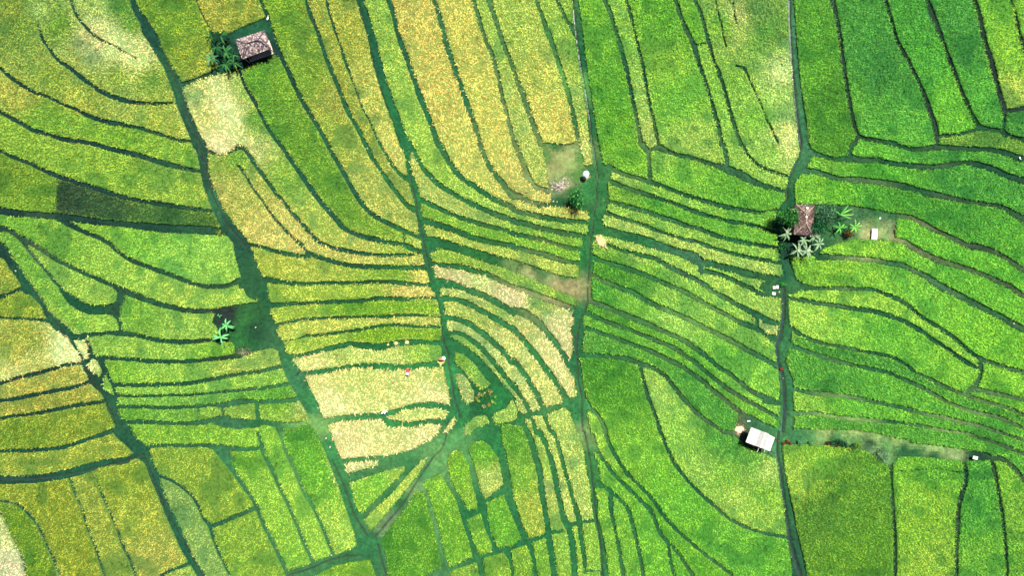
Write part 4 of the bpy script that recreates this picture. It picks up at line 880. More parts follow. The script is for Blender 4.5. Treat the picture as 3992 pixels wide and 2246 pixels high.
# turf
tj, ti = np.nonzero((lab == 0) & (dmask < .3))
n = int(len(tj)*CELL*TURF_D); k = RS.randint(0, len(tj), n)
px = (ti[k]-PADC+RS.rand(n))*CS; py = (tj[k]-PADC+RS.rand(n))*CS
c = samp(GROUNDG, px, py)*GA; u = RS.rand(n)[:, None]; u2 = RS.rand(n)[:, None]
bare = np.clip((c[:, 0]/(c[:, 1]+1e-4)-.85)*3, 0, 1)
keep = RS.rand(n) > bare*.85; px, py, c, u, u2 = px[keep], py[keep], c[keep], u[keep], u2[keep]; n = len(px)
c = c*(.55+1.0*u)*np.where(u2 > .5, np.array([[1.15, 1.0, .85]]), np.array([[.8, 1.0, 1.0]]))*(1+.3*vnoise(px, py, 25, 8))[:, None]
gh = .22*bh[np.clip((py/CS).astype(int)+PADC, 0, LH-1), np.clip((px/CS).astype(int)+PADC, 0, LW-1)]
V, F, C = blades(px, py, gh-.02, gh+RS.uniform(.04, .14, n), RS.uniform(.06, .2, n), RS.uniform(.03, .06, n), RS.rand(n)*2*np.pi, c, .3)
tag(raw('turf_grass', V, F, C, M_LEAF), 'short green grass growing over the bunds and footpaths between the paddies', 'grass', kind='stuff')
# ---------------------------------------------------------------- rice paddies
order = np.argsort(lab.ravel(), kind='stable'); sl_ = lab.ravel()[order]
lab4 = lab[::2, ::2]; H4, W4 = lab4.shape
names = {}
for ln_ in SEEDS.strip().split('\n'):
    a_, b_ = ln_.split('|'); sx, sy = map(int, a_.split()); names[int(lab_at(sx, sy))] = b_
edgei = edge
for L in range(1, nlab+1):
    lo, hi = np.searchsorted(sl_, [L, L+1])
    if hi <= lo: continue
    ids = order[lo:hi]; fj, fi = ids//LW, ids % LW
    # lower leaves and stalks of the crop: a closed low canopy with walls
    cj, ci = np.nonzero(lab4 == L)
    if not len(cj): continue
    code = lambda j, i: j.astype(np.int64)*(W4+1)+i
    q = np.stack([code(cj, ci), code(cj+1, ci), code(cj+1, ci+1), code(cj, ci+1)], -1)
    pad4 = np.pad(lab4, 1, constant_values=-1)
    uq, inv = np.unique(q.ravel(), return_inverse=True); tq = inv.reshape(-1, 4)
    vj, vi = uq//(W4+1), uq % (W4+1); vpx = (vi*2-PADC)*CS*1.0; vpy = (vj*2-PADC)*CS*1.0
    x, y, _ = W(vpx, vpy, ZP)
    zz = .40+.05*vnoise(vpx, vpy, 8, 5)
    sides = []; nv = len(uq)
    for dj, di, a, b in ((-1, 0, 3, 0), (1, 0, 1, 2), (0, -1, 0, 1), (0, 1, 2, 3)):
        s_ = pad4[cj+1+dj, ci+1+di] != L
        sides.append(np.stack([tq[s_, b], tq[s_, a], tq[s_, a]+nv, tq[s_, b]+nv], -1))
    Vt = np.stack([x, y, zz], -1); Vb = np.stack([x, y, zz*0], -1)
    cb = samp(CROPG, vpx, vpy)*KA*np.array([.25, .42, .35])  # shade of the gaps between blades painted into the darkened crop colour
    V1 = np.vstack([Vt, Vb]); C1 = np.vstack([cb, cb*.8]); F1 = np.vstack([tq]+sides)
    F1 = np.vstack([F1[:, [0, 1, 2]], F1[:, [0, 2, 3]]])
    # the leaves and panicles
    n = int(len(fj)*CELL*CROP_D); k = RS.randint(0, len(fj), n)
    ee = edgei[fj, fi]; eb = np.nonzero(ee <= 1)[0]; n2 = int(len(eb)*CELL*CROP_D*.8)
    k = np.concatenate([k, eb[RS.randint(0, len(eb), n2)]]) if n2 else k; n = len(k)
    jf, iff = fj[k], fi[k]
    px = (iff-PADC+RS.rand(n))*CS; py = (jf-PADC+RS.rand(n))*CS
    c0 = samp(CROPG, px+RS.randn(n)*8, py+RS.randn(n)*8)
    pale = np.clip((c0[:, 0]-.52)/.2, 0, 1)
    pn = vnoise(px, py, 22, 6); pn2 = vnoise(px, py, 70, 7); pn3 = vnoise(px, py, 7, 9)
    pale = np.clip(pale*(1+.5*pn), 0, 1)
    u = RS.rand(n)*.7+.13+.36*pn3+.14*pn; u2 = RS.rand(n)
    hue = np.where((u2+.18*pn > .55)[:, None], np.array([[1.18, 1.03, 1.0]]), np.array([[.76, .95, .95]]))
    hue = hue*(1-pale[:, None]) + pale[:, None]*np.where((u2 > .3)[:, None], np.array([[1.06, 1.0, 1.0]]), np.array([[.6, .9, .7]]))
    c = c0*KA*hue*(.26+1.5*np.clip(u, 0, 1.15))[:, None]*np.stack([np.full(n, 1.03), np.ones(n), .62+.45*np.clip((c0[:, 0]-.25)/.3, 0, 1)], -1)*(1+.10*pn2)[:, None]*(1-np.clip(vnoise(px, py, 48, 21)*vnoise(px, py, 170, 22)*2.2-.12, 0, .5)*(1-pale))[:, None]**np.array([1.6, 1, .6])
    flow = vnoise(px, py, 160, 10)*2.5+vnoise(px, py, 35, 12)*1.2+1.2
    ang = np.where(RS.rand(n) < .25+.6*pale, flow+RS.randn(n)*.45, RS.rand(n)*2*np.pi)
    lnn = RS.uniform(.10, .30, n)*(1+1.0*pale); wd = RS.uniform(.035, .075, n)
    z1 = RS.uniform(.52, .78, n)-.25*pale
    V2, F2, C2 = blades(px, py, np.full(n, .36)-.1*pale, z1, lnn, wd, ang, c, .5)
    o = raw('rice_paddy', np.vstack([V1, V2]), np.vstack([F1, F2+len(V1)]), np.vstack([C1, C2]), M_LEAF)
    tag(o, names.get(L, 'small plot of rice'), 'rice paddy', 'rice paddies')

# ================================================================ things standing among the paddies
PI = math.pi
def C(*c): return tuple(lin(c))
def dark(c, k): return tuple(v*k for v in c)
# ---- tiled hip roof hut
def roof_plane(mb, P, cols, row=.17, colw=.21, jit=.02, rnd=R):
    """P: eave-left, eave-right, top-right, top-left (Vectors). Covers the plane with single overlapping tiles."""
    a, b, c, d = [Vector(p) for p in P]
    ux = (b-a).normalized(); nrm = (b-a).cross(d-a).normalized()
    if nrm.z < 0: nrm = -nrm
    vy = nrm.cross(ux).normalized()
    if vy.dot(d-a) < 0: vy = -vy
    H = max((d-a).dot(vy), (c-a).dot(vy)); Lx = (b-a).length
    xl = lambda v: (d-a).dot(ux)*v/((d-a).dot(vy) or 1); xr = lambda v: Lx+((c-b).dot(ux))*v/((c-a).dot(vy) or 1)
    mb.add([a-nrm*.03, b-nrm*.03, c-nrm*.03, d-nrm*.03], [(0, 1, 2, 3)], dark(cols[0], .35))
    v = 0; k = 0
    while v < H-.02:
        x0, x1 = xl(v), xr(v); x = x0+(.5*colw if k % 2 else 0)*0
        while x < x1-.03:
            wx = min(colw*.93, x1-x); o = a+ux*(x+rnd.uniform(-jit, jit))+vy*(v+rnd.uniform(-jit, jit)); tl = min(row*1.12, H-v+.02)
            h = .045+rnd.uniform(-.012, .012); cc = dark(cols[rnd.randrange(len(cols))], rnd.uniform(.55, 1.35))
            vs = [o+nrm*h, o+ux*wx*.5+nrm*(h+.04), o+ux*wx+nrm*h, o+vy*tl+nrm*.005, o+vy*tl+ux*wx*.5+nrm*.03, o+vy*tl+ux*wx+nrm*.005,
                  o-nrm*.01, o+ux*wx-nrm*.01]
            mb.add(vs, [(0, 1, 4, 3), (1, 2, 5, 4), (6, 7, 2, 1, 0)], cc)
            x += colw
        v += row; k += 1
def hip_hut(name, label, corners, ridge, ze, zr, cols, wallc, ridgec):
    cs = [Vector(W(x, y, ze)) for x, y in corners]; rg = [Vector(W(x, y, zr)) for x, y in ridge]   # TL TR BR BL ; left/top ridge end, other end
    ctr = sum(cs, Vector())/4
    root = empty(name, (ctr.x, ctr.y, 0), label, 'hut'); inv = Vector((ctr.x, ctr.y, 0))
    cs = [c-inv for c in cs]; rg = [r-inv for r in rg]
    mb = MB(); TL, TR, BR, BL = cs
    if (rg[0]-rg[1]).x**2 > (rg[0]-rg[1]).y**2:
        planes = [(TR, TL, rg[0], rg[1]), (BL, BR, rg[1], rg[0]), (TL, BL, rg[0], rg[0]), (BR, TR, rg[1], rg[1])]
        hips = [(rg[0], rg[1]), (rg[0], TL), (rg[0], BL), (rg[1], TR), (rg[1], BR)]
    else:
        planes = [(TL, BL, rg[1], rg[0]), (BR, TR, rg[0], rg[1]), (TR, TL, rg[0], rg[0]), (BL, BR, rg[1], rg[1])]
        hips = [(rg[0], rg[1]), (rg[0], TL), (rg[0], TR), (rg[1], BL), (rg[1], BR)]
    for p in planes: roof_plane(mb, p, cols)
    roof = mb.build('roof', M_SOLID, root)
    mb = MB()
    for p, q in hips:
        n = max(3, int((q-p).length/.22))
        for i in range(n):
            a = p.lerp(q, i/n)+Vector((0, 0, .07)); b = p.lerp(q, (i+1)/n)+Vector((0, 0, .05))
            mb.tube([a, b], [.06, .085], dark(ridgec, R.uniform(.7, 1.25)), 6)
    mb.build('ridge_tiles', M_SOLID, roof)
    # walls set in from the eaves
    mb = MB(); inn = [c*.72 for c in cs]
    for i in range(4):
        a, b = inn[i], inn[(i+1) % 4]; m = (a+b)/2; d = b-a
        if i == 2: continue
        mb.box((m.x, m.y, (ze-.1)/2), (d.length, .09, ze-.1), wallc, math.atan2(d.y, d.x))
    mb.build('wall', M_SOLID, root)
    for i in range(4):
        mb = MB(); mb.tube([(cs[i].x*.9, cs[i].y*.9, 0), (cs[i].x*.9, cs[i].y*.9, ze)], .055, C(95, 75, 55), 8); mb.build('post', M_SOLID, root)
    mb = MB()
    for i in range(4): mb.tube([cs[i]*.97+Vector((0, 0, -.02)), cs[(i+1) % 4]*.97+Vector((0, 0, -.02))], .04, C(85, 65, 50), 6)
    mb.build('eave_beam', M_SOLID, root)
    mb = MB(); s = [c*.85 for c in cs]
    mb.add([(c.x, c.y, .0) for c in s]+[(c.x, c.y, .3) for c in s], [(4, 5, 6, 7), (0, 1, 5, 4), (1, 2, 6, 5), (2, 3, 7, 6), (3, 0, 4, 7)], C(120, 110, 95)); mb.build('floor_slab', M_SOLID, root)
    return root
SC = .20
tc = [dark(C(*c), SC) for c in ((205, 180, 172), (175, 148, 150), (225, 205, 190), (120, 95, 110), (150, 120, 118), (235, 215, 200), (95, 75, 95))]
hip_hut('tiled_hut', 'open hut with pinkish grey tiled hip roof beside dark palms', [(919, 155), (1031, 119), (1056, 188), (945, 229)], [(958, 169), (1006, 155)], 2.3, 3.3, tc, dark(C(110, 90, 80), .3), dark(C(110, 90, 100), SC))
tc2 = [dark(C(*c), SC) for c in ((150, 115, 105), (120, 85, 78), (170, 135, 120), (95, 75, 72), (75, 70, 85), (110, 95, 80), (185, 150, 130))]
h2 = hip_hut('tree_shaded_hut', 'hut with reddish brown tiled roof squeezed between round trees and banana plants', [(3104, 797), (3175, 801), (3167, 916), (3095, 913)], [(3143, 834), (3142, 871)], 2.4, 3.3, tc2, dark(C(100, 85, 75), .3), dark(C(200, 170, 150), SC))
for i, (x, y, r, z) in enumerate([(3147, 811, .17, 2.95), (3144, 846, .13, 3.42)]):
    mb = MB(); q = W(x, y, z); mb.blob((0, 0, 0), (r, r*.85, .08), dark(C(240, 235, 225), .6), jit=.1)
    o = mb.build('roof_patch', M_SHEET, h2, True); o.location = (q[0]-h2.location.x, q[1]-h2.location.y, z); o['label'] = 'whitish round patch on the tiled roof'
# ---- white roofed shelter
def quad_sheet(mb, a, b, c, d, n, c0, amp=.02):
    """corrugated sheet, waves run a->b"""
    a, b, c, d = map(Vector, (a, b, c, d)); vs = []; fs = []
    for i in range(n+1):
        t = i/n; z = amp*math.sin(i*PI/1.5); p = a.lerp(b, t); q = d.lerp(c, t); up = Vector((0, 0, z)); vs += [p+up, q+up, p+up-Vector((0, 0, .015)), q+up-Vector((0, 0, .015))]
        if i: k = 4*i; fs += [(k-4, k-3, k+1, k), (k-2, k+2, k+3, k-1), (k-4, k, k+2, k-2), (k-3, k-1, k+3, k+1)]
    mb.add(vs, fs, c0)
def Wr(root, x, y, z): q = W(x, y, z); return Vector((q[0]-root.location.x, q[1]-root.location.y, z))
q = W(2964, 1714, 0)
h3 = empty('sheet_roof_shelter', (q[0], q[1], 0), 'open field shelter with white sheet roof crossed by two grey bands', 'shelter')
TLp, TRp, BRp, BLp = (2928.4, 1667), (3006, 1695), (3001.5, 1760.5), (2907, 1724.5)
tr2 = (3020.5, 1707)
lerp = lambda a, b, t: (a[0]+(b[0]-a[0])*t, a[1]+(b[1]-a[1])*t)
top = lambda t: lerp(TLp, (3021, 1700.5), t); bot = lambda t: lerp(BLp, BRp, t)
zz = lambda t: 2.25+.40*(1-abs(t-.6)/.6) if t < .6 else 2.25+.40*(1-(t-.6)/.4)
WH, GR = dark(C(240, 235, 222), .27), dark(C(185, 182, 175), .26)
for t0, t1, cc, lb in ((0, .385, WH, 'plain white roof sheet'), (.385, .585, GR, 'grey roof sheet'), (.625, .755, GR, 'grey roof sheet'), (.755, 1, WH, 'plain white roof sheet')):
    mb = MB(); tp0, tp1 = top(t0), top(t1)
    if t1 == 1: tp1 = (3020.5, 1707); tp0 = (tp0[0]-1, tp0[1]+3)
    quad_sheet(mb, Wr(h3, *tp0, zz(t0)), Wr(h3, *tp1, zz(t1)), Wr(h3, *bot(t1), zz(t1)), Wr(h3, *bot(t0), zz(t0)), max(4, int((t1-t0)*44)), cc)
    mb.build('roof_sheet', M_SHEET, h3)['label'] = lb
mb = MB(); quad_sheet(mb, Wr(h3, *top(.575), 2.70), Wr(h3, *top(.635), 2.68), Wr(h3, *bot(.635), 2.68), Wr(h3, *bot(.575), 2.70), 4, WH, .01); mb.build('ridge_cap', M_SHEET, h3)
for p in (TLp, (3016, 1704), BRp, BLp, top(.55), bot(.55)):
    x = lerp(p, (2964, 1714), .12); mb = MB(); a_ = Wr(h3, *x, 0); b_ = Wr(h3, *x, 2.25); b_ = Vector((a_.x, a_.y, 2.25)); mb.tube([a_, b_], .05, dark(C(110, 85, 60), .5), 8); mb.build('post', M_SOLID, h3)
for (p, r_) in (((2959, 1746), (2952, 1764)), ((2982, 1752), (2979.5, 1764))):
    mb = MB(); mb.tube([Wr(h3, *p, 2.3), Wr(h3, *r_, 2.2)], .025, dark(C(225, 220, 190), .4), 6); mb.build('rafter_pole', M_SOLID, h3)
mb = MB(); mb.box((0, 0, .5), (1.9, 1.1, .06), dark(C(120, 95, 70), .4), -.32)
for sx in (-.8, .8):
    for sy in (-.4, .4):
        v = Matrix.Rotation(-.32, 3, 'Z') @ Vector((sx, sy, 0)); mb.tube([(v.x, v.y, 0), (v.x, v.y, .5)], .04, dark(C(110, 85, 60), .4), 6)
mb.build('sitting_platform', M_SOLID, h3)
# ---- leafy crowns
def crown(mb, r, n, colr, leaf=.12, rnd=R, fill=.55, lobes=6, zc=0, flat=.8, spread=.35):
    """leaf clumps through a lumpy volume, with gaps"""
    L = [Vector((rnd.gauss(0, 1), rnd.gauss(0, 1), rnd.gauss(0, .6))).normalized()*r*rnd.uniform(.35, .62) for _ in range(lobes)]+[Vector((0, 0, r*.2))]
    for i in range(n):
        c = L[rnd.randrange(len(L))]; d = Vector((rnd.gauss(0, 1), rnd.gauss(0, 1), rnd.gauss(0, 1))).normalized()
        p = c+d*r*rnd.uniform(.25, fill); p.z = p.z*flat+zc
        k = rnd.uniform(.4, 1.6); cc = colr[rnd.randrange(len(colr))]; s = leaf*rnd.uniform(.6, 1.4)
        nrm = (d+Vector((rnd.uniform(-.6, .6), rnd.uniform(-.6, .6), rnd.uniform(0, 1.0)))).normalized()
        u = nrm.orthogonal().normalized(); u = Matrix.Rotation(rnd.uniform(0, 6.3), 3, nrm) @ u; v = nrm.cross(u)
        mb.add([p-u*s, p+v*s*.5+nrm*s*.15, p+u*s, p-v*s*.5+nrm*s*.15], [(0, 1, 2, 3)], dark(cc, k))
def tree(name, label, cat, x, y, r, h, colr, n=900, leaf=.11, group=None, trunk=.09, seed=1, barkc=(95, 75, 60)):
    rnd = random.Random(seed); q = W(x, y, h); root = empty(name, (q[0], q[1], 0), label, cat, group)
    mb = MB(); base = (rnd.uniform(-.1, .1), rnd.uniform(-.1, .1), 0)
    mb.tube([base, (base[0]*.5, base[1]*.5, h*.45), (0, 0, h*.75)], [trunk, trunk*.75, trunk*.45], dark(C(*barkc), .4), 8)
    for k in range(5):
        a_ = k*1.26+rnd.uniform(-.3, .3); mb.tube([(0, 0, h*(.4+.06*k)), (math.cos(a_)*r*.3, math.sin(a_)*r*.3, h*.75), (math.cos(a_)*r*.6, math.sin(a_)*r*.6, h*.95)], [trunk*.45, trunk*.3, trunk*.12], dark(C(*barkc), .4), 5)
    mb.build('trunk', M_SOLID, root)
    mb = MB(); crown(mb, r, n, colr, leaf, rnd, .6, 8, h, .6); mb.build('crown', M_LEAF, root)
    return root
def shrub(name, label, cat, x, y, r, colr, n=260, leaf=.07, group=None, seed=1, h=.45, tips=None):
    rnd = random.Random(seed); q = W(x, y, h); root = empty(name, (q[0], q[1], .1), label, cat, group)
    mb = MB()
    for k in range(6):
        a_ = k*1.05; mb.tube([(0, 0, -.1), (math.cos(a_)*r*.3, math.sin(a_)*r*.3, h*.6), (math.cos(a_)*r*.7, math.sin(a_)*r*.7, h)], [.02, .015, .008], dark(C(90, 75, 55), .4), 5)
    mb.build('stem', M_SOLID, root)
    mb = MB(); crown(mb, r, n, colr, leaf, rnd, .6, 6, h*.8, .7); f = mb.build('foliage', M_LEAF, root)
    if tips:
        mb = MB(); crown(mb, r, n//2, tips, leaf*.9, rnd, .62, 5, h*1.05, .6); mb.build('blossom', M_LEAF, root)
    return root
G = lambda *c: dark(C(*c), .30)
GREEN = [G(70, 130, 60), G(40, 100, 55), G(110, 165, 75), G(30, 80, 50)]
tree('round_tree', 'dense dark tree with small bright leaf clumps left of the tree shaded hut', 'tree', 3070, 843, 1.5, 3.0, [G(50, 130, 45), G(90, 185, 60), G(25, 75, 45), G(20, 70, 45)], 1700, .10, 'trees round the shaded hut', seed=3)
tree('broad_tree', 'pale grey green tree with fine leaves right of the tree shaded hut', 'tree', 3216, 826, 1.55, 3.0, [G(80, 130, 90), G(120, 165, 115), G(50, 100, 70), G(35, 85, 60)], 1900, .085, 'trees round the shaded hut', seed=4)
tree('low_tree', 'dark blue green tree touching the lower right of the shaded hut roof', 'tree', 3196, 882, 1.4, 2.5, [G(35, 110, 60), G(60, 140, 75), G(20, 70, 50), G(18, 60, 45)], 1700, .09, 'trees round the shaded hut', seed=5)
tree('yard_tree', 'leafy green tree below the pale blue parasol and rubble heap', 'tree', 2256, 776, 1.25, 2.2, [G(60, 150, 65), G(110, 190, 85), G(30, 100, 55), G(25, 80, 50)], 1100, .11, seed=6)
shrub('dark_bush', 'dark bush between the path and the banana plants below the shaded hut', 'bush', 3052, 962, .8, [G(30, 90, 55), G(60, 130, 70), G(20, 65, 45)], 600, .09, 'bushes round the shaded hut', 7, .8)
shrub('leafy_bush', 'small leafy bush on the path edge right below the dense dark tree', 'bush', 3047, 905, .55, [G(40, 100, 55), G(20, 65, 45)], 350, .08, 'bushes round the shaded hut', 8, .7)
shrub('verge_bush', 'large pale grey green bush at the top of the dark bund beside the dry verge', 'bush', 3444, 1771, 1.1, [G(120, 170, 110), G(160, 190, 140), G(80, 140, 85), G(60, 120, 70)], 1000, .08, None, 9, .7)
shrub('round_bush', 'round yellow green bush at the right end of the dark red hedge', 'bush', 3346, 1741, .5, [G(110, 160, 40), G(150, 190, 50), G(60, 100, 35)], 420, .06, None, 10, .7)
for i, (x, y, r, c3, lb) in enumerate([
    (3056, 1728, .26, [G(150, 60, 60), G(190, 90, 80), G(90, 60, 50)], 'pinkish red leaved shrub closest to the path, left end of the dry verge'),
    (3072, 1722, .24, [G(170, 120, 70), G(140, 60, 55)], 'orange red leaved shrub second from the path at the dry verge'),
    (3081, 1731, .2, [G(150, 60, 60), G(90, 60, 50)], 'small red leaved shrub third from the path at the dry verge'),
    (3228, 1729, .32, [G(110, 50, 55), G(60, 50, 45), G(130, 80, 60)], 'dark red shrub at the left end of the dark hedge'),
    (3258, 1741, .38, [G(90, 40, 50), G(50, 45, 40), G(30, 60, 45)], 'dark maroon shrub in the middle of the dark hedge'),
    (3310, 1751, .25, [G(200, 40, 70), G(120, 40, 50), G(60, 110, 60)], 'crimson flowered shrub near the round yellow green bush'),
    (3047, 1438, .24, [G(190, 40, 60), G(120, 30, 45), G(220, 110, 70)], 'red leaved shrub standing alone on the far right path')]):
    shrub('red_shrub', lb, 'shrub', x, y, r, c3, 220, .055, 'red leaved shrubs', 20+i, .5)
for i, (x, y, r) in enumerate([(3275, 1728, .62), (3245, 1730, .45), (3295, 1738, .5), (3325, 1740, .5), (3120, 1728, .4), (3160, 1730, .4)]):
    shrub('hedge_bush', ['dark green hedge bush in the hedge middle', 'dark green hedge bush beside the dark red shrub', 'dark green hedge bush left of the crimson flowered shrub', 'dark green hedge bush touching the round yellow green bush', 'low green bush just right of the three small red shrubs', 'low green bush midway between the red shrubs and the dark hedge'][i], 'bush', x, y, r, [G(30, 80, 55), G(50, 110, 65), G(20, 55, 45)] if i < 4 else [G(70, 140, 90), G(110, 165, 110)], 380, .07, 'hedge bushes on the dry verge', 40+i, .6)
# ring of flowering shrubs
YEL = [G(235, 220, 90), G(240, 200, 130), G(225, 150, 120)]; GF = [G(90, 170, 60), G(50, 130, 55), G(30, 90, 50)]
for i, (x, y, r, tp, lb) in enumerate([(1872, 1540, .42, YEL, 'yellow and pink flowering shrub at the upper left of the ring'), (1911, 1527, .45, YEL, 'largest yellow and pink flowering shrub at the top of the ring'),
    (1889, 1532, .14, YEL, 'tiny yellow flowering shrub between the two big flowering ones'), (1901, 1552, .5, None, 'round dark green shrub in the middle of the flowering ring'),
    (1859, 1556, .32, [G(170, 200, 60), G(200, 120, 80)], 'green shrub with yellow tips on the left of the ring'), (1867, 1564, .25, [G(150, 190, 60)], 'small yellow green shrub at the lower left of the ring'),
    (1884, 1587, .35, [G(235, 210, 160), G(120, 170, 50)], 'cream tipped shrub at the bottom of the ring'), (1905, 1579, .3, [G(230, 150, 110), G(150, 120, 60)], 'orange pink flowering shrub at the lower right of the ring'),
    (1918, 1566, .26, [G(235, 225, 110), G(110, 190, 80)], 'green shrub with one yellow bloom right of the ring centre'), (1929, 1569, .28, [G(120, 200, 80)], 'bright green shrub at the far right of the ring'), (1930, 1548, .25, [G(130, 200, 90)], 'light green shrub at the upper right of the ring')]):
    shrub('flowering_shrub', lb, 'shrub', x, y, r, GF, 240, .055, 'ring of flowering shrubs', 60+i, .45, tp)
shrub('corner_bush', 'small dark green bush with yellow blossoms beside the wide footpath', 'bush', 853, 907, .42, [G(70, 130, 50), G(40, 95, 45)], 260, .07, None, 80, .5, [G(170, 180, 60), G(90, 140, 50)])
shrub('bright_plant', 'bright green leafy plant beside the stone blocks', 'plant', 3053, 1111, .35, [G(40, 170, 50), G(90, 200, 70), G(20, 110, 50)], 200, .08, None, 81, .4)
shrub('orange_plant', 'small orange flowering plant at the right edge of the yard', 'plant', 3490, 900, .2, [G(230, 150, 100), G(150, 120, 80), G(90, 130, 70)], 120, .05, None, 82, .35)
shrub('red_black_bush', 'round dark red leaved bush in the yard between banana plants', 'bush', 3309, 908, .72, [G(90, 50, 40), G(140, 70, 50), G(60, 70, 40), G(50, 40, 35), G(90, 140, 50)], 650, .07, None, 83, 1.1)
shrub('white_flower', 'tiny whitish flowering plant below the lone red shrub on the path', 'plant', 3053, 1475, .12, [G(200, 210, 160), G(90, 140, 80)], 60, .04, None, 84, .25)
shrub('yellow_weed', 'small yellow weed on the grass right of the parasol path', 'plant', 2351, 781, .18, [G(190, 200, 90), G(120, 170, 70)], 60, .05, None, 85, .3)
# ---- plants with long leaves
def long_leaf(mb, L, wd, rise, droop, ang, colr, seg=9, rnd=R, fold=.25, z0=0, rib=None, wav=.08):
    """one arching leaf with a V fold and a pale midrib"""
    ca, sa = math.cos(ang), math.sin(ang); vs = []; fs = []; cs = []; rb = []
    for i in range(seg+1):
        t = i/seg; r = L*t; z = z0+rise*math.sin(min(1, t*1.2)*PI/2)-droop*t*t; w_ = wd*(math.sin(PI*min(1, t*.93+.06))**.6)*(1+rnd.uniform(-wav, wav)) if t < 1 else .01
        off = .06*L*math.sin(t*2.2)*(1 if int(ang*7) % 2 else -1); x = r*ca-off*sa; y = r*sa+off*ca
        for sgn in (-1, 0, 1): vs.append((x-sa*sgn*w_/2, y+ca*sgn*w_/2, z+(abs(sgn)*fold*w_*(.5+rnd.uniform(-.3, .3))))); cs.append(dark(colr if sgn else (rib or colr), rnd.uniform(.8, 1.2)))
        if i:
            k = 3*i; fs += [(k-3, k-2, k+1, k), (k-2, k-1, k+2, k+1)]
    mb.add(vs, fs, cs)
def banana(x, y, label, nl, L, wd, cols, h=1.2, seed=1, group='banana plants', name='banana_plant', cat='banana plant', droop=.5, angs=None, rib=None):
    rnd = random.Random(seed); q = W(x, y, h); root = empty(name, (q[0], q[1], .05), label, cat, group)
    mb = MB(); mb.tube([(0, 0, -.1), (.02, .01, h*.5), (0, 0, h)], [.11, .09, .05], dark(C(120, 150, 80), .4), 9); mb.build('stem', M_SOLID, root)
    for k in range(nl):
        a_ = angs[k] if angs else k*2*PI/nl+rnd.uniform(-.35, .35); mb = MB()
        long_leaf(mb, L*rnd.uniform(.7, 1.1), wd*rnd.uniform(.8, 1.15), .45*rnd.uniform(.4, 1.2), droop*rnd.uniform(.6, 1.3), a_, cols[rnd.randrange(len(cols))], rnd=rnd, z0=h, rib=rib)
        mb.build('leaf', M_LEAF, root)
    return root
D2R = math.radians
LG = [G(80, 190, 100), G(110, 210, 120), G(70, 170, 90)]
banana(862, 1315, 'light green banana plant with spreading leaves, lower of the two by the dark yard', 7, 1.15, .24, LG, 1.1, 101, angs=[D2R(a_) for a_ in (160, 200, 95, 15, -8, -75, 182)], rib=G(150, 230, 150))
banana(886, 1270, 'banana plant with upright leaves, upper of the two by the dark yard', 8, .95, .24, LG, 1.3, 102, angs=[D2R(a_) for a_ in (60, 165, 190, 215, 265, -20, -5, 95)], rib=G(140, 220, 140))
banana(857, 1232, 'small sapling with a few light leaves above the two banana plants', 4, .4, .14, LG, .6, 103, group=None, name='sapling', cat='sapling')
DG = [G(28, 80, 42), G(48, 110, 55), G(24, 68, 40), G(70, 130, 65)]
lbs = ['dark palm at the upper left of the cluster beside the tiled hut', 'dark palm just above the middle of the cluster beside the tiled hut', 'dark palm in the left middle of the cluster beside the tiled hut', 'dark palm with broad shiny leaves in the centre of the cluster',
       'pale leaved palm at the far left of the cluster beside the tiled hut', 'dark palm touching the left corner of the tiled hut roof', 'dark palm at the bottom of the cluster beside the tiled hut', 'dark palm below the roof corner with one yellow leaf']
for i, (x, y) in enumerate([(826, 142), (862, 140), (843, 184), (883, 204), (822, 230), (907, 214), (883, 250), (912, 243)]):
    p = banana(x, y, lbs[i], 9, 1.15, .17 if i != 3 else .26, DG if i != 4 else [G(70, 130, 90), G(100, 160, 110)], 1.7, 110+i, 'palms beside the tiled hut', 'dark_palm', 'palm', .7)
    if i == 7:
        mb = MB(); long_leaf(mb, .9, .16, .1, .5, D2R(-80), G(210, 210, 50), z0=1.5); mb.build('leaf', M_LEAF, p)['label'] = 'withered bright yellow leaf'
PB = [G(110, 150, 110), G(140, 175, 130), G(80, 125, 90), G(205, 215, 165)]
lbs = ['banana plant with one cream leaf at the lower left corner of the shaded hut', 'banana plant with broad grey green leaves right under the shaded hut roof', 'banana plant with cream leaf, lower left of the row under the shaded hut', 'lowest banana plant under the shaded hut with pointed pale leaves', 'banana plant with drooping grey green leaves at the right end of the row', 'banana plant with raised leaves below the dark blue green tree']
for i, (x, y) in enumerate([(3065, 911), (3133, 935), (3107, 977), (3143, 979), (3190, 950), (3172, 920)]):
    p = banana(x, y, lbs[i], 8, 1.05, .22, PB[:3], 1.7, 130+i, 'banana plants under the shaded hut', droop=.6, rib=G(170, 200, 150))
    if i in (0, 2, 3, 5):
        mb = MB(); long_leaf(mb, .55, .3, .1, .15, D2R((75, 5, 20, 25)[(0, 2, 3, 5).index(i)]), G(215, 225, 180), z0=1.85); mb.build('leaf', M_LEAF, p)['label'] = 'broad cream coloured leaf'
YG = [G(110, 210, 90), G(90, 190, 80), G(150, 220, 90)]
banana(3276, 838, 'bright yellow green banana plant pointing up right of the broad tree', 6, 1.6, .15, YG, 1.5, 150, 'bright banana plants in the yard', angs=[D2R(a_) for a_ in (48, 25, 30, 5, -20, 150)], droop=.3)
banana(3273, 890, 'bright banana plant just left of the dark red bush', 6, .9, .15, YG, 1.3, 151, 'bright banana plants in the yard', droop=.4)
banana(3331, 886, 'bright banana plant just right of the dark red bush', 8, 1.1, .15, YG, 1.3, 152, 'bright banana plants in the yard', droop=.4)
banana(1429, 143, 'pale yellow green spiky tuft on the widest bund', 12, .42, .07, [G(200, 220, 130), G(160, 200, 110)], .35, 153, None, 'spiky_plant', 'plant', .25)
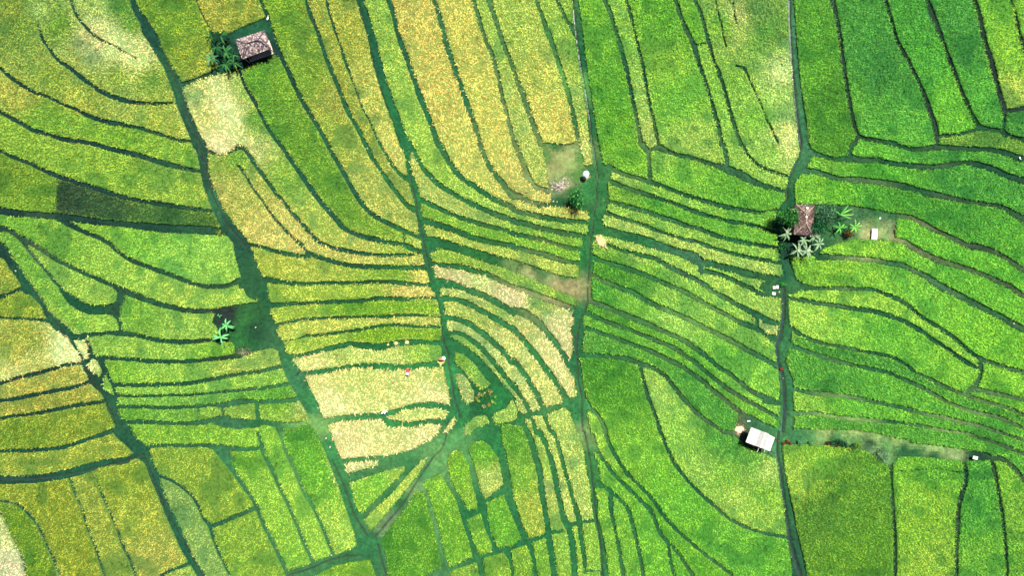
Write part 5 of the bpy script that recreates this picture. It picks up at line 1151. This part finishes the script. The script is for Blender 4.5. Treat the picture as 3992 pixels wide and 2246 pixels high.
# ---- rubble heap: every stone
def stone(x, y, r, c, label, cat='stone', group=None, name='stone', z=.05, seed=0, flat=.6, rz=0):
    rnd = random.Random(seed); mb = MB(); mb.blob((0, 0, 0), (r, r*rnd.uniform(.7, 1), r*flat), c, 7, 5, .2, rnd)
    o = mb.build(name, M_SOLID); q = W(x, y, z); o.location = (q[0], q[1], z+r*flat*.4); o.rotation_euler = (rnd.uniform(-.3, .3), rnd.uniform(-.3, .3), rnd.uniform(0, 6)); return tag(o, label, cat, group)
rnd = random.Random(77); n = 0
while n < 90:
    x = rnd.gauss(2176, 15); y = rnd.gauss(726, 11)
    if rnd.random() < .3: x = rnd.uniform(2144, 2218); y = rnd.uniform(694, 735)
    if not (2142 < x < 2222 and 690 < y < 750): continue
    near = math.exp(-((x-2174)/16)**2-((y-727)/12)**2)
    stone(x, y, rnd.uniform(.07, .17), dark(C(*rnd.choice([(225, 205, 180), (205, 185, 165), (235, 220, 200), (185, 170, 150)])), .17), 'pale broken stone in the rubble heap below the bare sandy plot', 'stone', 'rubble heap stones', z=.22+.3*near*rnd.random(), seed=n, flat=.7); n += 1
for i, (x, y, r, lb) in enumerate([(62, 1057, .14, 'white stone on the dark channel bank near the left edge'), (1433, 579, .12, 'small pale stone on the bund between two golden paddies above the centre'), (1582, 678, .12, 'pale stone at the tip of the thin golden paddy beside the centre ditch'),
    (1683, 695, .11, 'pale stone on the first bund right of the centre ditch'), (1315, 970, .12, 'pale stone on a curved golden bund left of the centre ditch'), (1285, 820, .1, 'faint pale stone on the third curved bund left of centre'), (997, 1277, .13, 'cream stone lying in the dark yard right of the banana plants'),
    (1271, 1710, .15, 'pale stone on the footpath beside the lower straw paddy'), (1287, 1744, .15, 'cream stone lower on the footpath beside the lower straw paddy'), (1292, 2166, .12, 'cream stone at the foot of the long lime strips'), (2157, 785, .13, 'pale stone in the grass left of the leafy yard tree'), (2172, 787, .1, 'smaller pale stone nearer the leafy yard tree'), (3834, 661, .13, 'pale stone on the wavy bund near the right edge'), (3038, 1138, .14, 'small round stone right of the stone blocks'), (3952, 1262, .15, 'pale stone on the brown bund near the right edge')]):
    stone(x, y, r, dark(C(225, 210, 180), .2), lb, 'stone', 'loose stones on bunds and paths', z=.22, seed=200+i)
def block(x, y, sx, sy, sz, rz, label, c=(235, 220, 205)):
    mb = MB(); me = MB(); me.box((0, 0, sz/2), (sx, sy, sz), dark(C(*c), .36)); me.box((0, 0, sz+.012), (sx*.86, sy*.86, .03), dark(C(*c), .40))
    me.blob((sx*.2, -sy*.1, sz+.03), (sx*.2, sy*.15, .03), dark(C(200, 190, 175), .3))
    o = me.build('stone_block', M_SOLID); q = W(x, y, .3); o.location = (q[0], q[1], .15); o.rotation_euler = (0, 0, rz); bv = o.modifiers.new('b', 'BEVEL'); bv.width = .02
    return tag(o, label, 'stone block', 'stone blocks beside the far right path')
block(3017, 1121.5, .36, .34, .3, .05, 'squarish pale stone block, upper left of the three beside the path')
block(3028.5, 1119.5, .3, .42, .34, -.1, 'taller pale stone block, upper right of the three beside the path')
block(3015.5, 1145, .44, .36, .28, -.12, 'greyish white stone block standing apart below the other two', (215, 215, 210))
# ---- straw and soil heaps
def straw(x, y, r, label, cat, name, n=160, c=((235, 205, 140), (215, 190, 120), (245, 225, 165)), long=1.0, rz=0, z=.1, spread=.5):
    rnd = random.Random(int(x)); mb = MB(); mb.blob((0, 0, r*.12), (r*.8*long, r*.6, r*.3), dark(C(*c[1]), .25), 9, 5, .2, rnd)
    for i in range(n):
        p = Vector((rnd.gauss(0, r*.38)*long, rnd.gauss(0, r*.3), r*.3*rnd.random()+.05)); a_ = rnd.gauss(0, spread) if long > 1 else rnd.uniform(0, 6.3); l_ = r*rnd.uniform(.4, .9)
        d = Vector((math.cos(a_), math.sin(a_), rnd.uniform(-.15, .2)))*l_/2; s = Vector((-math.sin(a_), math.cos(a_), 0))*.012
        mb.add([p-d-s, p+d-s, p+d+s, p-d+s], [(0, 1, 2, 3)], dark(C(*c[rnd.randrange(3)]), .36*rnd.uniform(.7, 1.3)))
    o = mb.build(name, M_CLOTH); q = W(x, y, z); o.location = (q[0], q[1], z+.08); o.rotation_euler = (0, 0, rz); return tag(o, label, cat)
straw(2342, 940, .62, 'leaning straw coloured haycock at the tip of a pale strip beside the path', 'haycock', 'haycock', 420, long=1.25, rz=-1.0, z=.6, spread=.3)
for i, (x, y, r) in enumerate([(1514, 1344, .14), (1545, 1338, .26), (1588, 1335, .28)]):
    straw(x, y, r, ['smallest leftmost straw heap on the bund above the pale tangled band', 'middle straw heap on the bund above the pale tangled band', 'rightmost straw heap on the bund above the pale tangled band'][i], 'straw heap', 'straw_heap', 90)['group'] = 'straw heaps on the bund'
def soil(x, y, r, label, c):
    rnd = random.Random(int(y)); mb = MB()
    mb.blob((0, 0, 0), (r, r*.85, r*.35), dark(C(*c), .36), 14, 8, .12, rnd)
    for i in range(40): a_ = rnd.uniform(0, 6.3); q_ = rnd.uniform(.2, 1.2)*r; mb.blob((math.cos(a_)*q_, math.sin(a_)*q_, r*.25*(1-q_/r/1.3)+.03), (.06, .05, .04), dark(C(*c), rnd.uniform(.2, .45)), 5, 4, .2, rnd)
    o = mb.build('soil_heap', M_SOLID); q = W(x, y, .15); o.location = (q[0], q[1], .15); return tag(o, label, 'soil heap')
soil(2883, 1676, .62, 'pinkish soil heap left of the white roofed shelter', (215, 175, 145))
mb = MB(); rnd = random.Random(5)
for i in range(26):
    a_ = rnd.uniform(0, 6.3); p = Vector((rnd.gauss(0, .35), rnd.gauss(0, .3), .1)); d = Vector((math.cos(a_), math.sin(a_), rnd.uniform(.0, .4)))*rnd.uniform(.3, .8)
    mb.tube([p, p+d*.5+Vector((0, 0, .05)), p+d], [.022, .015, .006], dark(C(*rnd.choice([(150, 120, 105), (185, 150, 125), (110, 95, 85)])), .4), 5)
o = mb.build('dead_branches', M_SOLID); q = W(953, 1370, .3); o.location = (q[0], q[1], .22); tag(o, 'heap of bare dead twigs at the bottom of the dark yard', 'dead branches')
# ---- parasol and its straw mat
straw(2283, 690, .42, 'tan straw mat and litter lying under the pale blue parasol', 'straw mat', 'straw_mat', 160, ((220, 185, 140), (185, 145, 105), (235, 205, 150)))
q = W(2285.5, 677, 1.6); pr = empty('parasol', (q[0], q[1], .15), 'small pale blue and white parasol standing on the grass', 'parasol')
mb = MB(); mb.tube([(0, 0, -.1), (0, 0, 1.62)], .018, dark(C(190, 190, 190), .5), 8); mb.build('pole', M_SOLID, pr)
mb = MB(); vs = [(0, 0, 1.62)]; cs = [dark(C(215, 225, 240), .45)]; fs = []
for k in range(16):
    a_ = k*PI/8; r_ = .41*(1 if k % 2 == 0 else .93)
    vs += [(math.cos(a_)*r_*.55, math.sin(a_)*r_*.55, 1.53-(0 if k % 2 else -.02)), (math.cos(a_)*r_, math.sin(a_)*r_, 1.40-(.02 if k % 2 else 0))]
    cs += [dark(C(205, 215, 235), .5*(1.1 if k//2 % 2 else .85)), dark(C(110, 185, 230), .45)]
for k in range(16):
    a_, b_ = 1+2*k, 1+2*((k+1) % 16); fs += [(0, a_, b_), (a_, a_+1, b_+1, b_)]
mb.add(vs, fs, cs); can = mb.build('canopy', M_CLOTH, pr)
for k in range(8):
    a_ = k*PI/4; mb = MB(); mb.tube([(0, 0, 1.6), (math.cos(a_)*.41, math.sin(a_)*.41, 1.385)], .006, dark(C(120, 120, 125), .4), 5); mb.build('rib', M_SOLID, pr)
# ---- white boards lying in the yard
q = W(3407, 913, .4); bd = empty('bench', (q[0], q[1], .15), 'pair of long white boards laid side by side on the sandy yard', 'bench', rz=-.06)
for sx in (-.175, .175):
    mb = MB(); mb.box((sx, 0, .40), (.335, 1.36, .035), dark(C(225, 218, 222), .38)); o = mb.build('board', M_SHEET, bd)
for sy in (-.5, .5):
    mb = MB(); mb.box((0, sy, .19), (.6, .07, .38), dark(C(120, 95, 75), .35)); mb.build('trestle', M_SOLID, bd)
# ---- little white table on the verge
q = W(3802, 1786, .8); tb = empty('small_table', (q[0], q[1], .2), 'small white topped table on the dry verge near the right edge', 'table', rz=-.15)
mb = MB(); mb.box((0, 0, .62), (.60, .37, .04), dark(C(250, 245, 235), .5)); o = mb.build('table_top', M_SHEET, tb); bv = o.modifiers.new('b', 'BEVEL'); bv.width = .06; bv.segments = 3
for sx in (-.24, .24):
    for sy in (-.13, .13): mb = MB(); mb.tube([(sx, sy, -.05), (sx, sy, .6)], .02, dark(C(70, 60, 50), .4), 7); mb.build('leg', M_SOLID, tb)
# ---- egrets (white birds)
def egret(x, y, z, rz, label, spread=True, s=1.0):
    q = W(x, y, z); wc = dark(C(252, 250, 240), .55); mb = MB()
    P = [(-.26, 0, .02), (-.16, 0, .01), (-.02, 0, 0), (.12, 0, .03), (.24, .01, .10), (.30, .0, .16), (.335, 0, .16)]
    mb.tube([(a*s, b*s, c*s) for a, b, c in P], [.012*s, .045*s, .075*s, .05*s, .018*s, .022*s, .012*s], wc, 10)
    if spread:
        for sg in (-1, 1):
            vs = []; fs = []
            for i in range(8):
                t = i/7; yy = sg*(.05+.36*t); ch = .17*(1-t)**.6+.03; xx = .03-.10*t+.05*math.sin(t*3)
                for u_ in (0, .5, 1): vs.append(((xx+ch*(.4-u_))*s, yy*s, (.05+.05*math.sin(t*2.4)+.012*math.sin(u_*3))*s))
                if i: k = 3*i; fs += [(k-3, k-2, k+1, k), (k-2, k-1, k+2, k+1)]
            mb.add(vs, fs, wc)
    else:
        for sg in (-1, 1): mb.blob((-.04*s, sg*.05*s, .03*s), (.17*s, .05*s, .05*s), wc, 8, 6, .03)
    root = mb.build('egret', M_CLOTH); root.location = (q[0], q[1], z); root.rotation_euler = (0, 0, rz)
    bm_ = MB(); bm_.tube([(.335*s, 0, .16*s), (.42*s, 0, .15*s)], [.011*s, .002*s], dark(C(220, 170, 70), .5), 6); bm_.build('beak', M_SOLID, root)
    for sg in (-1, 1):
        lg = MB()
        if spread: lg.tube([(-.22*s, sg*.02*s, -.01*s), (-.40*s, sg*.025*s, -.03*s)], .007*s, dark(C(70, 65, 50), .5), 5)
        else: lg.tube([(0, sg*.03*s, -.03*s), (.02*s, sg*.03*s, -.16*s), (0, sg*.03*s, -.30*s)], .007*s, dark(C(70, 65, 50), .5), 5)
        lg.build('leg', M_SOLID, root)
    return tag(root, label, 'bird', 'white egrets')
egret(1498, 1608, 1.2, 1.9, 'white egret with wings spread over the bund below the largest straw paddy')
egret(1044, 70, .52, 1.3, 'white egret standing at the bund corner above the tiled hut', False, .95)
egret(3976, 616, .45, -1.2, 'small white egret standing on the bund at the right edge', False, .7)
egret(2266, 577, .5, 1.4, 'small pale egret standing on the strip left of the parasol path', False, .6)
# ---- bits of litter
def rag(x, y, c, label, sx=.25, sy=.15, z=.25, rz=0):
    rnd = random.Random(int(x+y)); n = 7; vs = []; fs = []
    for i in range(n):
        for j in range(5): vs.append(((i/(n-1)-.5)*sx*(1+rnd.uniform(-.15, .15)), (j/4-.5)*sy*(1+rnd.uniform(-.2, .2)), rnd.uniform(0, .05)))
    for i in range(n-1):
        for j in range(4): k = i*5+j; fs.append((k, k+5, k+6, k+1))
    mb = MB(); mb.add(vs, fs, dark(C(*c), .45)); o = mb.build('cloth_scrap', M_CLOTH, None, True); q = W(x, y, z); o.location = (q[0], q[1], z); o.rotation_euler = (0, 0, rz)
    sd = o.modifiers.new('s', 'SOLIDIFY'); sd.thickness = .006; return tag(o, label, 'cloth scrap')
rag(2919, 1642.5, (190, 225, 240), 'pale blue cloth scrap on the grass above the white roofed shelter', .4, .14, rz=.1)
rag(3431, 851, (190, 240, 240), 'small pale turquoise cloth scrap in the yard above the white boards', .2, .22)
rag(1264, 1627, (240, 190, 200), 'small pink cloth scrap at the corner of the largest straw paddy', .22, .2)
# ---- farmers bending in the fields
def farmer(x, y, rz, label, shirt, hat_c, trousers):
    """one continuous skinned body, bent forward at the hips, hands reaching for the crop"""
    s = 1.0; V_ = {'pelvis': (0, 0, .88), 'waist': (.12, 0, 1.0), 'chest': (.34, 0, 1.10), 'neck': (.50, 0, 1.13), 'head': (.60, 0, 1.12), 'crown': (.69, 0, 1.09)}
    E = [('pelvis', 'waist'), ('waist', 'chest'), ('chest', 'neck'), ('neck', 'head'), ('head', 'crown')]; rad = dict(pelvis=.135, waist=.12, chest=.145, neck=.055, head=.095, crown=.07)
    for sg, n_ in ((1, 'l'), (-1, 'r')):
        V_.update({n_+'hip': (0, sg*.09, .84), n_+'knee': (.07, sg*.12, .46), n_+'ank': (-.02, sg*.13, .09), n_+'toe': (.14, sg*.15, .04),
                   n_+'sh': (.42, sg*.18, 1.08), n_+'el': (.46, sg*.22, .82), n_+'wr': (.60, sg*.14, .62), n_+'palm': (.66, sg*.12, .57)})
        rad.update({n_+'hip': .095, n_+'knee': .06, n_+'ank': .04, n_+'toe': .035, n_+'sh': .06, n_+'el': .042, n_+'wr': .028, n_+'palm': .034})
        E += [('pelvis', n_+'hip'), (n_+'hip', n_+'knee'), (n_+'knee', n_+'ank'), (n_+'ank', n_+'toe'), ('chest', n_+'sh'), (n_+'sh', n_+'el'), (n_+'el', n_+'wr'), (n_+'wr', n_+'palm')]
        for k, (dy, l_) in enumerate(((-.026, .07), (-.009, .08), (.009, .075), (.026, .06))):
            a_, b_ = f'{n_}f{k}', f'{n_}g{k}'; V_[a_] = (.69+l_*.4, sg*.12+dy, .54); V_[b_] = (.70+l_*.75, sg*.12+dy, .50-.01*k); rad[a_] = .009; rad[b_] = .007; E += [(n_+'palm', a_), (a_, b_)]
        V_[n_+'t'] = (.67, sg*.12-sg*.045, .545); rad[n_+'t'] = .010; E.append((n_+'palm', n_+'t'))
    ks = list(V_); me = bpy.data.meshes.new('person'); me.from_pydata([V_[k] for k in ks], [(ks.index(a_), ks.index(b_)) for a_, b_ in E], []); o = bpy.data.objects.new('person', me); col.objects.link(o)
    sk = o.modifiers.new('skin', 'SKIN'); me.skin_vertices.new() if not me.skin_vertices else None
    for i, k in enumerate(ks): me.skin_vertices[0].data[i].radius = (rad[k], rad[k]); me.skin_vertices[0].data[i].use_root = (k == 'pelvis')
    o.modifiers.new('sub', 'SUBSURF').levels = 1; o.modifiers['sub'].render_levels = 1
    bpy.context.view_layer.update(); ev = o.evaluated_get(bpy.context.evaluated_depsgraph_get()); m2 = bpy.data.meshes.new_from_object(ev)
    o.modifiers.clear(); o.data = m2
    at = m2.color_attributes.new('col', 'FLOAT_COLOR', 'POINT'); skin = dark(C(165, 115, 85), .5)
    for i, v in enumerate(m2.vertices):
        p = v.co; c = skin
        if p.z < .88 and p.x < .2 and p.z > .16: c = trousers
        elif .0 <= p.x < .47 and p.z > .84: c = shirt
        elif p.x < .2 and p.z >= .84: c = trousers
        if abs(p.y) > .1 and p.z > .72 and p.x > .3: c = shirt
        at.data[i].color = (*c, 1)
    m2.materials.clear(); m2.materials.append(M_CLOTH); m2.polygons.foreach_set('use_smooth', [True]*len(m2.polygons))
    # face and ears sit on the head; the hat is its own child
    hm = MB()
    hm.blob((.655, 0, 1.02), (.016, .014, .02), skin, 6, 5, .02)
    for sg in (-1, 1): hm.blob((.65, sg*.035, 1.045), (.012, .012, .008), dark(C(30, 25, 25), .4), 6, 4, 0); hm.blob((.60, sg*.098, 1.10), (.02, .012, .03), skin, 6, 4, .02)
    hm.blob((.63, 0, 1.012), (.008, .022, .006), dark(C(140, 70, 65), .4), 6, 4, 0); hm.build('face', M_CLOTH, o)
    hr = MB(); hr.blob((.62, 0, 1.15), (.085, .098, .075), dark(C(30, 25, 22), .4), 10, 6, .03); hr.build('hair', M_CLOTH, o)
    ht = MB(); n_ = 20; vs = [(0, 0, .13)]; fs = []
    for rr, z_ in ((.09, .09), (.17, .03), (.215, -.01)):
        for k in range(n_): a_ = 2*PI*k/n_; vs.append((math.cos(a_)*rr, math.sin(a_)*rr, z_+.006*math.sin(a_*5)))
    fs += [(0, 1+k, 1+(k+1) % n_) for k in range(n_)]
    for q_ in (0, 1): fs += [(1+q_*n_+k, 1+(q_+1)*n_+k, 1+(q_+1)*n_+(k+1) % n_, 1+q_*n_+(k+1) % n_) for k in range(n_)]
    ht.add([Matrix.Rotation(.5, 3, 'Y') @ Vector(v)+Vector((.63, 0, 1.17)) for v in vs], fs, hat_c); ht.build('hat', M_CLOTH, o)
    q = W(x, y, 1.1); o.location = (q[0]-.4*math.cos(rz), q[1]-.4*math.sin(rz), .12); o.rotation_euler = (0, 0, rz)
    return tag(o, label, 'person', 'farmers working in the paddies')
farmer(1724, 1399, .35, 'person in a white hat and reddish shirt bending beside yellow sheaves at the ditch', dark(C(190, 110, 90), .45), dark(C(250, 240, 235), .5), dark(C(150, 110, 80), .4))
farmer(1589, 1451, -1.6, 'person in red shirt and white hat bending at the largest straw paddy', dark(C(205, 40, 70), .5), dark(C(252, 245, 240), .52), dark(C(150, 140, 60), .4))
for i, (x, y, rz_, lb) in enumerate([(1727, 1409, .9, 'longest yellow sheaf of cut rice beside the person in the reddish shirt'), (1713, 1412, 2.6, 'left small yellow sheaf of cut rice beside the ditch'), (1719, 1418, 1.4, 'lowest yellow sheaf of cut rice beside the ditch')]):
    straw(x, y, .3 if i == 0 else .2, lb, 'rice sheaf', 'rice_sheaf', 120, ((235, 215, 110), (205, 185, 90), (245, 230, 140)), 1.5, rz_, .2, .25)['group'] = 'cut rice sheaves by the ditch'
straw(1597, 1454, .2, 'small orange tinted sheaf beside the person in the red shirt', 'rice sheaf', 'rice_sheaf', 90, ((240, 180, 90), (225, 160, 80), (245, 200, 120)), 1.5, .2, .5, .25)
